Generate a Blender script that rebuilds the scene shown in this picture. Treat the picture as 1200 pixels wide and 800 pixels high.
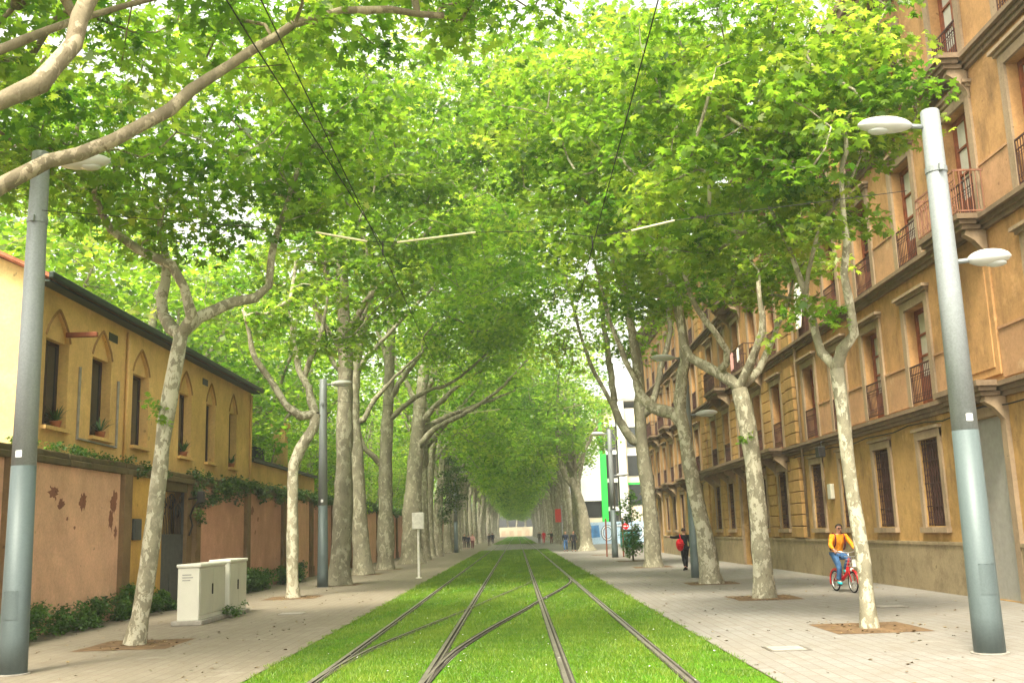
import bpy, bmesh, math, random
import numpy as np
from mathutils import Vector, Matrix

# ------------------------------------------------------------------ camera, sky, sun, exposure
for o in list(bpy.data.objects):
    bpy.data.objects.remove(o)
S = bpy.context.scene
COL = S.collection
R = math.radians

cam_d = bpy.data.cameras.new('camera')
cam = bpy.data.objects.new('camera', cam_d)
COL.objects.link(cam)
cam_d.sensor_width = 36
cam_d.lens = 36.0
cam_d.clip_start = 0.1
cam_d.clip_end = 3000
CR = Matrix(((0.9995128873384709, 0.03118515523263041, -0.001214140613762493),
             (0.004506139622230384, -0.1827034792286137, -0.9831577357593564),
             (-0.030881754322224134, 0.982673356090861, -0.1827550067141952)))
cam.matrix_world = Matrix.Translation((0, 0, 1.8)) @ CR.to_4x4()
S.camera = cam

SUN_EL, SUN_AZ = 58, 200          # azimuth clockwise from +Y (the way the camera looks): sun high behind the camera
world = bpy.data.worlds.new('World')
S.world = world
world.use_nodes = True
nt = world.node_tree
nt.nodes.clear()
sky = nt.nodes.new('ShaderNodeTexSky')
sky.sky_type = 'NISHITA'
sky.sun_disc = False
sky.sun_elevation = R(SUN_EL)
sky.sun_rotation = R(SUN_AZ)
sky.air_density = 1.0
sky.dust_density = 5.0
sky.ozone_density = 1.0
hs = nt.nodes.new('ShaderNodeHueSaturation')     # overcast: the blue is washed out of the sky
hs.inputs['Saturation'].default_value = 0.15
hs.inputs['Value'].default_value = 1.0
bg = nt.nodes.new('ShaderNodeBackground')
bg.inputs['Strength'].default_value = 0.15
wo = nt.nodes.new('ShaderNodeOutputWorld')
nt.links.new(sky.outputs[0], hs.inputs['Color'])
wm = nt.nodes.new('ShaderNodeMix')               # warm white cloud light
wm.data_type = 'RGBA'
wm.blend_type = 'MULTIPLY'
wm.inputs[0].default_value = 1.0
wm.inputs[7].default_value = (1.04, 1.0, 0.87, 1)
nt.links.new(hs.outputs[0], wm.inputs[6])
nt.links.new(wm.outputs[2], bg.inputs['Color'])
nt.links.new(bg.outputs[0], wo.inputs['Surface'])

sun_d = bpy.data.lights.new('sun', 'SUN')
sun_d.energy = 1.5
sun_d.angle = R(11)
sun_d.color = (1.0, 0.91, 0.72)
sun = bpy.data.objects.new('sun', sun_d)
COL.objects.link(sun)
sv = Vector((math.sin(R(SUN_AZ)) * math.cos(R(SUN_EL)), math.cos(R(SUN_AZ)) * math.cos(R(SUN_EL)), math.sin(R(SUN_EL))))
sun.rotation_euler = sv.to_track_quat('Z', 'Y').to_euler()
sun.location = (0, -20, 60)

S.view_settings.view_transform = 'Standard'
S.view_settings.look = 'None'
S.view_settings.gamma = 1
S.view_settings.exposure = 2.0
S.cycles.use_denoising = True
S.cycles.max_bounces = 8
S.cycles.diffuse_bounces = 4
S.cycles.glossy_bounces = 2
S.cycles.transmission_bounces = 5
S.cycles.caustics_reflective = False
S.cycles.caustics_refractive = False


# ------------------------------------------------------------------ materials
def lin(h):
    h = h.lstrip('#')
    v = [int(h[i:i + 2], 16) / 255 for i in (0, 2, 4)]
    return tuple(x / 12.92 if x <= 0.04045 else ((x + 0.055) / 1.055) ** 2.4 for x in v)


class NT:
    def __init__(self, name):
        self.m = bpy.data.materials.new(name)
        self.m.use_nodes = True
        self.t = self.m.node_tree
        self.t.nodes.clear()
        self.out = self.n('ShaderNodeOutputMaterial')

    def n(self, typ, **kw):
        nd = self.t.nodes.new(typ)
        for k, v in kw.items():
            setattr(nd, k, v)
        return nd

    def l(self, a, b):
        self.t.links.new(a, b)

    def pos(self, scale=(1, 1, 1)):
        g = self.n('ShaderNodeNewGeometry')
        mp = self.n('ShaderNodeMapping')
        mp.inputs['Scale'].default_value = scale
        self.l(g.outputs['Position'], mp.inputs['Vector'])
        return mp.outputs['Vector']

    def noise(self, vec, scale, detail=4, rough=0.6):
        nd = self.n('ShaderNodeTexNoise')
        nd.inputs['Scale'].default_value = scale
        nd.inputs['Detail'].default_value = detail
        nd.inputs['Roughness'].default_value = rough
        self.l(vec, nd.inputs['Vector'])
        return nd.outputs['Fac']

    def ramp(self, fac, stops):
        nd = self.n('ShaderNodeValToRGB')
        el = nd.color_ramp.elements
        while len(el) < len(stops):
            el.new(0.5)
        for e, (p, c) in zip(el, stops):
            e.position = p
            if not isinstance(c, (tuple, list)):
                c = (c, c, c)
            e.color = (*c[:3], 1)
        self.l(fac, nd.inputs['Fac'])
        return nd.outputs['Color']

    def mix(self, fac, a, b, mode='MIX'):
        nd = self.n('ShaderNodeMix', data_type='RGBA', blend_type=mode)
        for sock, v in ((nd.inputs[0], fac), (nd.inputs[6], a), (nd.inputs[7], b)):
            if isinstance(v, (int, float)):
                sock.default_value = v
            elif isinstance(v, (tuple, list)):
                sock.default_value = (*v[:3], 1)
            else:
                self.l(v, sock)
        return nd.outputs[2]

    def bump(self, h, strength=0.3, dist=0.02):
        nd = self.n('ShaderNodeBump')
        nd.inputs['Strength'].default_value = strength
        nd.inputs['Distance'].default_value = dist
        self.l(h, nd.inputs['Height'])
        return nd.outputs['Normal']

    def principled(self, color, rough=0.8, metal=0.0, spec=0.3, normal=None):
        b = self.n('ShaderNodeBsdfPrincipled')
        if isinstance(color, (tuple, list)):
            b.inputs['Base Color'].default_value = (*color[:3], 1)
        else:
            self.l(color, b.inputs['Base Color'])
        b.inputs['Roughness'].default_value = rough
        b.inputs['Metallic'].default_value = metal
        b.inputs['Specular IOR Level'].default_value = spec
        if normal is not None:
            self.l(normal, b.inputs['Normal'])
        return b

    def done(self, sh):
        self.l(sh.outputs[0], self.out.inputs['Surface'])
        return self.m


def plain(name, col, rough=0.7, metal=0.0, spec=0.3, var=0.18, scale=6.0):
    k = NT(name)
    if isinstance(col, str):
        col = lin(col)
    f = k.noise(k.pos(), scale, 4)
    c = k.mix(k.ramp(f, [(0.3, 0), (0.7, 1)]), tuple(x * (1 - var) for x in col), tuple(min(1, x * (1 + var)) for x in col))
    return k.done(k.principled(c, rough, metal, spec))


def cloth(name, col, var=0.12):
    k = NT(name)
    p = k.pos()
    f = k.noise(p, 7, 5, 0.6)
    c = k.mix(k.ramp(f, [(0.3, 0), (0.7, 1)]), tuple(x * (1 - var) for x in col), tuple(min(1, x * (1 + var)) for x in col))
    return k.done(k.principled(c, 0.85, 0, 0.2, k.bump(k.noise(k.pos((1, 1, .6)), 11, 3, .5), 0.9, 0.06)))


def stucco(name, col, dirt=(0.12, 0.085, 0.045), light=None, dirt_amt=0.55, patch=0.5, streak=1.0):
    """Old plaster: cloudy tone, vertical rain streaks, paler repaired patches, damp and soot."""
    k = NT(name)
    p = k.pos()
    if light is None:
        light = tuple(min(1, x * 1.35 + 0.03) for x in col)
    cloud = k.ramp(k.noise(p, 0.55, 6, 0.65), [(0.35, 0), (0.68, 1)])
    c = k.mix(cloud, tuple(x * 0.82 for x in col), tuple(min(1, x * 1.15) for x in col))
    pat = k.ramp(k.noise(p, 0.9, 5, 0.55), [(0.62, 0), (0.66, patch)])
    c = k.mix(pat, c, light)
    st = k.ramp(k.noise(k.pos((1.0, 1.0, 0.42)), 1.2, 8, 0.74), [(0.5, 0), (0.78, dirt_amt * streak)])
    c = k.mix(st, c, dirt)
    blot = k.ramp(k.noise(p, 1.7, 7, 0.72), [(0.49, 0), (0.70, dirt_amt * 0.8)])
    c = k.mix(blot, c, tuple((x + y) / 2 for x, y in zip(dirt, col)))
    fine = k.ramp(k.noise(p, 16, 4, 0.7), [(0.3, (0.86, 0.86, 0.86)), (0.7, (1.08, 1.08, 1.08))])
    c = k.mix(1.0, c, fine, 'MULTIPLY')
    pit = k.ramp(k.noise(p, 5.5, 2, 0.5), [(0.72, 0), (0.745, 0.75)])
    c = k.mix(pit, c, tuple(x * 0.45 for x in col))
    nrm = k.bump(k.noise(p, 24, 5, 0.7), 0.25, 0.02)
    return k.done(k.principled(c, 0.9, 0, 0.15, nrm))


OCHRE = lin('#b8823f')
M = {}
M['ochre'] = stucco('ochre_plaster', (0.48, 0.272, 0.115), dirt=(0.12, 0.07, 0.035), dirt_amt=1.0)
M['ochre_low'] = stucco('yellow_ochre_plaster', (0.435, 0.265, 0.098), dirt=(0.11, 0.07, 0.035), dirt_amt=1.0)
M['salmon'] = stucco('salmon_plaster', (0.48, 0.275, 0.145), dirt_amt=0.8, light=(0.6, 0.42, 0.25))
M['plinth'] = stucco('stone_plinth', (0.32, 0.25, 0.15), dirt=(0.06, 0.042, 0.024), dirt_amt=1.15, streak=0.4)
M['trim'] = stucco('grey_tan_stone_trim', (0.34, 0.25, 0.16), dirt=(0.08, 0.06, 0.04))
M['cornice'] = stucco('weathered_cornice_stone', (0.23, 0.165, 0.105), dirt=(0.06, 0.045, 0.03))
M['peach'] = stucco('peach_wall_plaster', (0.76, 0.455, 0.305), dirt=(0.28, 0.11, 0.05), dirt_amt=0.5, patch=0.3, streak=0.4)
M['pink'] = stucco('pink_wall_plaster', (0.58, 0.31, 0.225), dirt=(0.22, 0.09, 0.05), dirt_amt=0.5, patch=0.3, streak=0.4)
M['wall_yellow'] = stucco('yellow_wall_plaster', (0.55, 0.33, 0.09), dirt=(0.2, 0.1, 0.04), dirt_amt=0.6, patch=0.2)
M['pilaster'] = stucco('stained_pilaster_stone', (0.22, 0.145, 0.075), dirt=(0.06, 0.04, 0.02), dirt_amt=0.9)
M['coping'] = stucco('mossy_coping_stone', (0.13, 0.10, 0.05), dirt=(0.04, 0.05, 0.015), dirt_amt=0.9)
M['gold'] = stucco('golden_house_plaster', (0.72, 0.46, 0.185), dirt=(0.3, 0.15, 0.04), dirt_amt=0.4, patch=0.15)
M['gold_dark'] = stucco('brown_arch_moulding', (0.36, 0.20, 0.075))
M['gold_lit'] = stucco('lit_gable_plaster', (0.76, 0.58, 0.25), dirt=(0.5, 0.34, 0.1), dirt_amt=0.3, patch=0.15)  # paler copy of the house plaster: open-sky light on the gable, in the colour
M['scar'] = stucco('bare_render_scar', (0.30, 0.13, 0.085), dirt=(0.14, 0.06, 0.04), dirt_amt=0.8)
M['white_wall'] = plain('white_render', (0.78, 0.78, 0.75), 0.8, var=0.05, scale=0.6)
M['cream_wall'] = plain('cream_render', (0.62, 0.55, 0.42), 0.8, var=0.1, scale=0.6)
M['green_panel'] = plain('bright_green_panel', (0.02, 0.55, 0.06), 0.5, var=0.06)
M['tile'] = plain('red_roof_tile', (0.34, 0.12, 0.06), 0.8, var=0.35, scale=5)
M['gutter'] = plain('dark_green_gutter', (0.02, 0.035, 0.025), 0.5)
M['wood'] = plain('red_brown_window_wood', (0.23, 0.07, 0.03), 0.55, var=0.3)
M['dark_wood'] = plain('dark_brown_shutter', (0.055, 0.028, 0.018), 0.7, var=0.3)
M['iron'] = plain('rusty_iron', (0.06, 0.025, 0.019), 0.6, var=0.3)
M['rust_mesh'] = plain('rust_brown_mesh', (0.26, 0.12, 0.075), 0.7, var=0.3)
M['black_iron'] = plain('dark_wrought_iron', (0.02, 0.018, 0.016), 0.5)
M['curtain'] = plain('pale_curtained_glass', (0.55, 0.55, 0.47), 0.25, spec=0.5, var=0.12, scale=3)
M['dark'] = plain('dark_interior', (0.012, 0.011, 0.01), 0.4, spec=0.4)
M['glass'] = plain('dark_window_glass', (0.025, 0.03, 0.03), 0.08, spec=0.6)
M['grey_door'] = plain('grey_metal_door', (0.30, 0.29, 0.26), 0.6, var=0.1)
M['gate'] = plain('dark_grey_gate_metal', (0.06, 0.065, 0.065), 0.55, var=0.25)
M['terracotta'] = plain('terracotta', (0.35, 0.13, 0.06), 0.8)
M['cabinet'] = plain('cream_white_cabinet_plastic', (0.66, 0.65, 0.56), 0.45, var=0.05, scale=2)
M['cabinet_grey'] = plain('grey_cabinet_door_paint', (0.50, 0.49, 0.40), 0.5, var=0.06, scale=2)
M['concrete'] = plain('pale_concrete', (0.30, 0.28, 0.24), 0.9, var=0.2)
M['cloth_white'] = plain('white_cloth', (0.7, 0.68, 0.62), 0.8)
M['soil'] = plain('bare_soil', (0.13, 0.08, 0.04), 0.95, var=0.45, scale=4)
M['steel'] = plain('worn_rail_steel', (0.23, 0.205, 0.175), 0.42, 0.55, 0.5, var=0.25, scale=3)
M['rail_dark'] = plain('rubber_rail_flange', (0.05, 0.042, 0.034), 0.8, var=0.3)
M['lum'] = plain('pale_grey_luminaire_paint', (0.55, 0.55, 0.52), 0.35, spec=0.5, var=0.05)
M['lens'] = plain('lamp_glass_bowl', (0.5, 0.52, 0.5), 0.08, spec=0.7, var=0.1)
M['wire'] = plain('black_cable', (0.015, 0.015, 0.013), 0.6)
M['rod'] = plain('cream_insulator_rod', (0.55, 0.50, 0.32), 0.5)
M['skin'] = plain('skin', (0.45, 0.24, 0.16), 0.6, var=0.05)
M['hair'] = plain('dark_hair', (0.025, 0.017, 0.012), 0.7)
M['black_cloth'] = cloth('black_cloth', (0.014, 0.015, 0.019))
M['navy_cloth'] = cloth('navy_cloth', (0.02, 0.027, 0.05))
M['denim'] = cloth('blue_denim', (0.055, 0.13, 0.27))
M['orange_cloth'] = cloth('orange_jacket_cloth', (0.80, 0.28, 0.015))
M['red_cloth'] = cloth('red_cloth', (0.62, 0.014, 0.025))
M['burgundy'] = cloth('burgundy_cloth', (0.13, 0.012, 0.02))
M['grey_cloth'] = cloth('grey_brown_cloth', (0.10, 0.085, 0.07))
M['pink_cloth'] = cloth('pink_cloth', (0.6, 0.32, 0.3))
M['teal'] = plain('turquoise_shoe', (0.02, 0.48, 0.55), 0.6)
M['lime'] = plain('lime_trim', (0.4, 0.6, 0.05), 0.6)
M['red_paint'] = plain('red_bicycle_paint', (0.58, 0.012, 0.02), 0.3, spec=0.5, var=0.05)
M['rubber'] = plain('tyre_rubber', (0.015, 0.015, 0.015), 0.8)
M['chrome'] = plain('bright_metal', (0.6, 0.6, 0.6), 0.3, 0.8)
M['sticker'] = plain('white_sticker', (0.8, 0.8, 0.8), 0.6)
M['print_grey'] = plain('grey_print', (0.22, 0.22, 0.21), 0.7)
M['graffiti_blue'] = plain('blue_spray_paint', (0.06, 0.2, 0.42), 0.7, var=0.4, scale=1.5)
M['graffiti_black'] = plain('black_spray_paint', (0.02, 0.025, 0.04), 0.7)
M['graffiti_white'] = plain('white_spray_paint', (0.6, 0.66, 0.7), 0.7)
M['blue_van'] = plain('pale_blue_paint', (0.35, 0.48, 0.6), 0.5)


def galvanized(name, col, spot):
    k = NT(name)
    v = k.n('ShaderNodeTexVoronoi')
    v.inputs['Scale'].default_value = 45
    k.l(k.pos(), v.inputs['Vector'])
    a = k.mix(k.ramp(v.outputs['Color'], [(0.2, 0), (0.8, 1)]), tuple(x * (1 - spot) for x in col), tuple(min(1, x * (1 + spot)) for x in col))
    d = k.ramp(k.noise(k.pos((3, 3, 0.25)), 2.5, 5), [(0.45, 0), (0.8, 0.35)])
    a = k.mix(d, a, tuple(x * 0.5 for x in col))
    return k.done(k.principled(a, 0.5, 0.15, 0.4))


M['galv'] = galvanized('galvanised_steel', (0.26, 0.285, 0.295), 0.07)
M['pole_paint'] = galvanized('grey_green_pole_paint', (0.10, 0.130, 0.132), 0.04)


def bark(name, base, pale, dark, sc, pale_at=0.52):
    """Plane-tree bark: olive-grey plates flaked off in pale patches."""
    k = NT(name)
    p = k.pos((1, 1, 0.6))
    w = k.noise(p, sc * 0.8, 3)
    off = k.n('ShaderNodeVectorMath', operation='SCALE')
    nz = k.n('ShaderNodeTexNoise')
    nz.inputs['Scale'].default_value = sc * 0.9
    k.l(p, nz.inputs['Vector'])
    k.l(nz.outputs['Color'], off.inputs[0])
    off.inputs['Scale'].default_value = 0.25
    ad = k.n('ShaderNodeVectorMath', operation='ADD')
    k.l(p, ad.inputs[0])
    k.l(off.outputs[0], ad.inputs[1])
    n1 = k.noise(ad.outputs[0], sc, 5, 0.6)
    c = k.mix(k.ramp(w, [(0.35, 0), (0.65, 1)]), base, tuple(x * 0.72 for x in base))
    big = k.noise(p, sc * 0.22, 3)
    sm = k.n('ShaderNodeMath', operation='ADD')
    k.l(n1, sm.inputs[0])
    dm = k.n('ShaderNodeMath', operation='MULTIPLY_ADD')
    k.l(big, dm.inputs[0]); dm.inputs[1].default_value = 0.45; dm.inputs[2].default_value = -0.225
    k.l(dm.outputs[0], sm.inputs[1])
    c = k.mix(k.ramp(sm.outputs[0], [(pale_at, 0), (pale_at + 0.03, 0.9)]), c, pale)
    n3 = k.noise(ad.outputs[0], sc * 0.55, 4, 0.6)
    c = k.mix(k.ramp(n3, [(0.56, 0), (0.6, 0.55)]), c, tuple((x * 0.6 + y * 0.4) for x, y in zip(pale, base)))
    n2 = k.noise(ad.outputs[0], sc * 1.7, 4, 0.6)
    c = k.mix(k.ramp(n2, [(0.62, 0), (0.66, 0.8)]), c, dark)
    fine = k.ramp(k.noise(p, sc * 9, 4, 0.7), [(0.25, (0.78, 0.78, 0.78)), (0.75, (1.12, 1.12, 1.12))])
    c = k.mix(1.0, c, fine, 'MULTIPLY')
    nrm = k.bump(k.noise(ad.outputs[0], sc * 2.5, 6, 0.7), 0.55, 0.03)
    return k.done(k.principled(c, 0.9, 0, 0.15, nrm))


M['bark_young'] = bark('young_plane_bark', (0.30, 0.275, 0.19), (0.52, 0.49, 0.37), (0.18, 0.15, 0.10), 7.0, 0.52)
M['bark_old'] = bark('old_plane_bark', (0.275, 0.255, 0.18), (0.42, 0.40, 0.30), (0.15, 0.135, 0.095), 5.0, 0.56)
M['bark_limb'] = bark('overhanging_limb_bark', (0.24, 0.20, 0.13), (0.38, 0.32, 0.22), (0.13, 0.10, 0.06), 5.0, 0.55)


def leafmat(name, dark, mid, light, trans=0.5, tcol=1.6):
    k = NT(name)
    at = k.n('ShaderNodeAttribute', attribute_name='tint')
    c = k.ramp(at.outputs['Fac'], [(0.0, dark), (0.5, mid), (1.0, light)])
    b = k.principled(c, 0.42, 0, 0.5)
    t = k.n('ShaderNodeBsdfTranslucent')
    tc = k.mix(1.0, c, (tcol * 0.98, tcol, tcol * 0.5), 'MULTIPLY')
    k.l(tc, t.inputs['Color'])
    mx = k.n('ShaderNodeMixShader')
    mx.inputs[0].default_value = trans
    k.l(b.outputs[0], mx.inputs[1])
    k.l(t.outputs[0], mx.inputs[2])
    return k.done(mx)


M['leaf'] = leafmat('plane_leaf', (0.045, 0.115, 0.013), (0.125, 0.215, 0.024), (0.26, 0.315, 0.06), 0.60, 2.25)
M['leaf_far'] = leafmat('far_plane_leaf', (0.055, 0.13, 0.014), (0.14, 0.235, 0.026), (0.30, 0.355, 0.075), 0.62, 2.5)
M['leaf_dark'] = leafmat('fresh_sapling_leaf', (0.03, 0.11, 0.015), (0.075, 0.2, 0.03), (0.16, 0.3, 0.04), 0.5, 1.8)
M['ivy'] = leafmat('ivy_leaf', (0.015, 0.05, 0.008), (0.04, 0.10, 0.012), (0.13, 0.2, 0.02), 0.25, 1.2)
M['weed'] = leafmat('weed_leaf', (0.025, 0.075, 0.012), (0.055, 0.135, 0.018), (0.13, 0.23, 0.03), 0.4, 1.5)
M['grass'] = leafmat('grass_blade', (0.055, 0.13, 0.007), (0.135, 0.245, 0.014), (0.29, 0.36, 0.04), 0.35, 1.2)


def paving(key, name, tone):
    k = NT(name)
    g = k.n('ShaderNodeNewGeometry')
    mp = k.n('ShaderNodeMapping')
    mp.inputs['Rotation'].default_value = (0, 0, R(90))
    k.l(g.outputs['Position'], mp.inputs['Vector'])
    br = k.n('ShaderNodeTexBrick')
    br.inputs['Scale'].default_value = 1.0
    br.inputs['Brick Width'].default_value = 0.4
    br.inputs['Row Height'].default_value = 0.2
    br.inputs['Mortar Size'].default_value = 0.010
    br.inputs['Mortar Smooth'].default_value = 0.3
    br.inputs['Color1'].default_value = (*(x * y for x, y in zip((0.228, 0.220, 0.203), tone)), 1)
    br.inputs['Color2'].default_value = (*(x * y for x, y in zip((0.200, 0.190, 0.172), tone)), 1)
    br.inputs['Mortar'].default_value = (0.15, 0.125, 0.10, 1)
    k.l(mp.outputs[0], br.inputs['Vector'])
    p = k.pos()
    c = k.mix(k.ramp(k.noise(p, 0.35, 5, 0.6), [(0.35, 0), (0.7, 0.55)]), br.outputs['Color'], (0.205, 0.18, 0.145))
    c = k.mix(k.ramp(k.noise(p, 2.3, 6, 0.7), [(0.52, 0), (0.72, 0.6)]), c, (0.16, 0.125, 0.09))
    c = k.mix(k.ramp(k.noise(p, 0.9, 4, 0.6), [(0.62, 0), (0.68, 0.3)]), c, (0.33, 0.315, 0.29))
    spk = k.ramp(k.noise(p, 30, 3, 0.7), [(0.3, (0.86, 0.86, 0.86)), (0.7, (1.1, 1.1, 1.1))])
    c = k.mix(1.0, c, spk, 'MULTIPLY')
    nrm = k.bump(br.outputs['Fac'], -0.25, 0.01)
    c = k.mix(1.0, c, tone, 'MULTIPLY')
    M[key] = k.done(k.principled(c, 0.85, 0, 0.25, nrm))


def ground_mats():
    paving('paving', 'pale_paving_blocks', (1.0, 1.0, 1.0))
    paving('paving_left', 'dusty_beige_paving_blocks', (0.95, 0.91, 0.83))
    k = NT('lawn_soil')
    p = k.pos()
    c = k.mix(k.ramp(k.noise(p, 0.8, 6, 0.7), [(0.3, 0), (0.7, 1)]), (0.05, 0.125, 0.008), (0.12, 0.235, 0.014))
    c = k.mix(k.ramp(k.noise(p, 22, 4, 0.7), [(0.35, 0), (0.65, 1)]), c, (0.07, 0.2, 0.008))
    M['lawn'] = k.done(k.principled(c, 0.95, 0, 0.1, k.bump(k.noise(p, 30, 4), 0.8, 0.05)))


ground_mats()


# ------------------------------------------------------------------ mesh helpers
class MB:
    def __init__(self):
        self.v, self.f, self.mi = [], [], []

    def quad(self, pts, m=0):
        b = len(self.v)
        self.v.extend(tuple(p) for p in pts)
        self.f.append(tuple(range(b, b + len(pts))))
        self.mi.append(m)
        return self

    def box(self, x0, x1, y0, y1, z0, z1, m=0, bev=0.0):
        if x1 < x0: x0, x1 = x1, x0
        if y1 < y0: y0, y1 = y1, y0
        if z1 < z0: z0, z1 = z1, z0
        if bev > 0:
            bm = bmesh.new()
            bmesh.ops.create_cube(bm, size=1)
            for v in bm.verts:
                v.co = ((x0 + x1) / 2 + v.co.x * (x1 - x0), (y0 + y1) / 2 + v.co.y * (y1 - y0), (z0 + z1) / 2 + v.co.z * (z1 - z0))
            bmesh.ops.bevel(bm, geom=bm.edges[:], offset=bev, segments=2, affect='EDGES', profile=0.5)
            self.add_bm(bm, m)
            return self
        b = len(self.v)
        self.v += [(x0, y0, z0), (x1, y0, z0), (x1, y1, z0), (x0, y1, z0), (x0, y0, z1), (x1, y0, z1), (x1, y1, z1), (x0, y1, z1)]
        for q in ((0, 3, 2, 1), (4, 5, 6, 7), (0, 1, 5, 4), (1, 2, 6, 5), (2, 3, 7, 6), (3, 0, 4, 7)):
            self.f.append(tuple(b + i for i in q))
            self.mi.append(m)
        return self

    def add_bm(self, bm, m=0):
        b = len(self.v)
        bm.verts.index_update()
        self.v += [tuple(v.co) for v in bm.verts]
        for f in bm.faces:
            self.f.append(tuple(b + v.index for v in f.verts))
            self.mi.append(m)
        bm.free()

    def tube(self, path, rad, n=8, m=0, caps=True, wob=0.0, rng=None, squash=1.0):
        P = np.array(path, float)
        k = len(P)
        if np.isscalar(rad):
            rad = [rad] * k
        T = np.gradient(P, axis=0) if k > 2 else np.array([P[1] - P[0]] * 2)
        T /= np.linalg.norm(T, axis=1)[:, None] + 1e-9
        ref = np.array([0, 0, 1.0]) if abs(T[0][2]) < 0.9 else np.array([1.0, 0, 0])
        u = np.cross(T[0], ref)
        u /= np.linalg.norm(u)
        b = len(self.v)
        ang = np.arange(n) * 2 * math.pi / n
        for i in range(k):
            u = u - T[i] * np.dot(u, T[i])
            u /= np.linalg.norm(u) + 1e-9
            w = np.cross(T[i], u)
            rr = rad[i] * (1 + (wob * rng.standard_normal(n) if wob else 0))
            ring = P[i] + (np.cos(ang) * rr)[:, None] * u + (np.sin(ang) * rr * squash)[:, None] * w
            self.v += [tuple(q) for q in ring]
        for i in range(k - 1):
            for j in range(n):
                a, c = b + i * n + j, b + i * n + (j + 1) % n
                self.f.append((a, c, c + n, a + n))
                self.mi.append(m)
        if caps:
            self.f.append(tuple(b + j for j in reversed(range(n))))
            self.f.append(tuple(b + (k - 1) * n + j for j in range(n)))
            self.mi += [m, m]
        return self

    def lathe(self, prof, c=(0, 0, 0), n=16, m=0):
        return self.tube([(c[0], c[1], c[2] + z) for z, r in prof], [max(r, 1e-4) for z, r in prof], n, m)

    def build(self, name, mats, parent=None, off=(0, 0, 0), smooth=False):
        me = bpy.data.meshes.new(name)
        ox, oy, oz = off
        me.from_pydata([(x - ox, y - oy, z - oz) for x, y, z in self.v], [], self.f)
        if not isinstance(mats, (list, tuple)):
            mats = [mats]
        for mm in mats:
            me.materials.append(M[mm] if isinstance(mm, str) else mm)
        me.polygons.foreach_set('material_index', np.array(self.mi, dtype=np.int32))
        if smooth:
            me.polygons.foreach_set('use_smooth', np.ones(len(self.f), dtype=bool))
        me.update()
        o = bpy.data.objects.new(name, me)
        COL.objects.link(o)
        if parent is not None:
            o.parent = parent
        else:
            o.location = off
        return o


def tag(o, label=None, cat=None, group=None, kind=None):
    if label: o['label'] = label
    if cat: o['category'] = cat
    if group: o['group'] = group
    if kind: o['kind'] = kind
    return o


def empty(name, loc, label=None, cat=None, group=None, rz=0.0):
    o = bpy.data.objects.new(name, None)
    o.empty_display_size = 0.2
    COL.objects.link(o)
    o.location = loc
    o.rotation_euler = (0, 0, rz)
    return tag(o, label, cat, group)


def dup_part(src, parent, loc=None, rz=None, scale=None):
    c = src.copy()
    COL.objects.link(c)
    c.parent = parent
    if loc is not None: c.location = loc
    if rz is not None: c.rotation_euler = (0, 0, rz)
    if scale is not None: c.scale = scale
    for ch in list(src.children):
        dup_part(ch, c)
    return c


def dup_thing(src, loc, rz=0.0, label=None, group=None, scale=None):
    c = src.copy()
    COL.objects.link(c)
    c.location = loc
    c.rotation_euler = (0, 0, rz)
    if scale is not None: c.scale = scale
    if label: c['label'] = label
    if group: c['group'] = group
    for ch in list(src.children):
        dup_part(ch, c)
    return c


def catmull(pts, step=0.4):
    P = [np.array(p, float) for p in pts]
    P = [2 * P[0] - P[1]] + P + [2 * P[-1] - P[-2]]
    out = []
    for i in range(1, len(P) - 2):
        n = max(1, int(np.linalg.norm(P[i + 1] - P[i]) / step))
        for j in range(n):
            t = j / n
            out.append(0.5 * ((2 * P[i]) + (-P[i - 1] + P[i + 1]) * t + (2 * P[i - 1] - 5 * P[i] + 4 * P[i + 1] - P[i + 2]) * t * t + (-P[i - 1] + 3 * P[i] - 3 * P[i + 1] + P[i + 2]) * t ** 3))
    out.append(P[-2])
    return np.array(out)


# ------------------------------------------------------------------ leaves
LEAF_FINE = np.array([(0, -.40, 0), (.16, -.44, -.04), (.20, -.30, -.02), (.55, -.24, -.16), (.38, -.08, -.06), (.22, 0.02, -.02), (.56, .22, -.14), (.34, .30, -.08), (.14, .20, -.01), (.16, .40, -.04), (0, .68, -.12),
                      (-.16, .40, -.04), (-.14, .20, -.01), (-.34, .30, -.08), (-.56, .22, -.14), (-.22, 0.02, -.02), (-.38, -.08, -.06), (-.55, -.24, -.16), (-.20, -.30, -.02), (-.16, -.44, -.04)])
LEAF_MID = np.array([(0, -.42, 0), (.54, -.22, -.14), (.2, .0, -.02), (.45, .32, -.12), (.12, .22, -.01), (0, .64, -.1), (-.12, .22, -.01), (-.45, .32, -.12), (-.2, .0, -.02), (-.54, -.22, -.14)])
LEAF_FAR = np.array([(0, -.5, 0), (.46, 0.02, -.12), (0, .55, -.03), (-.46, 0.02, -.12)])


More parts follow.
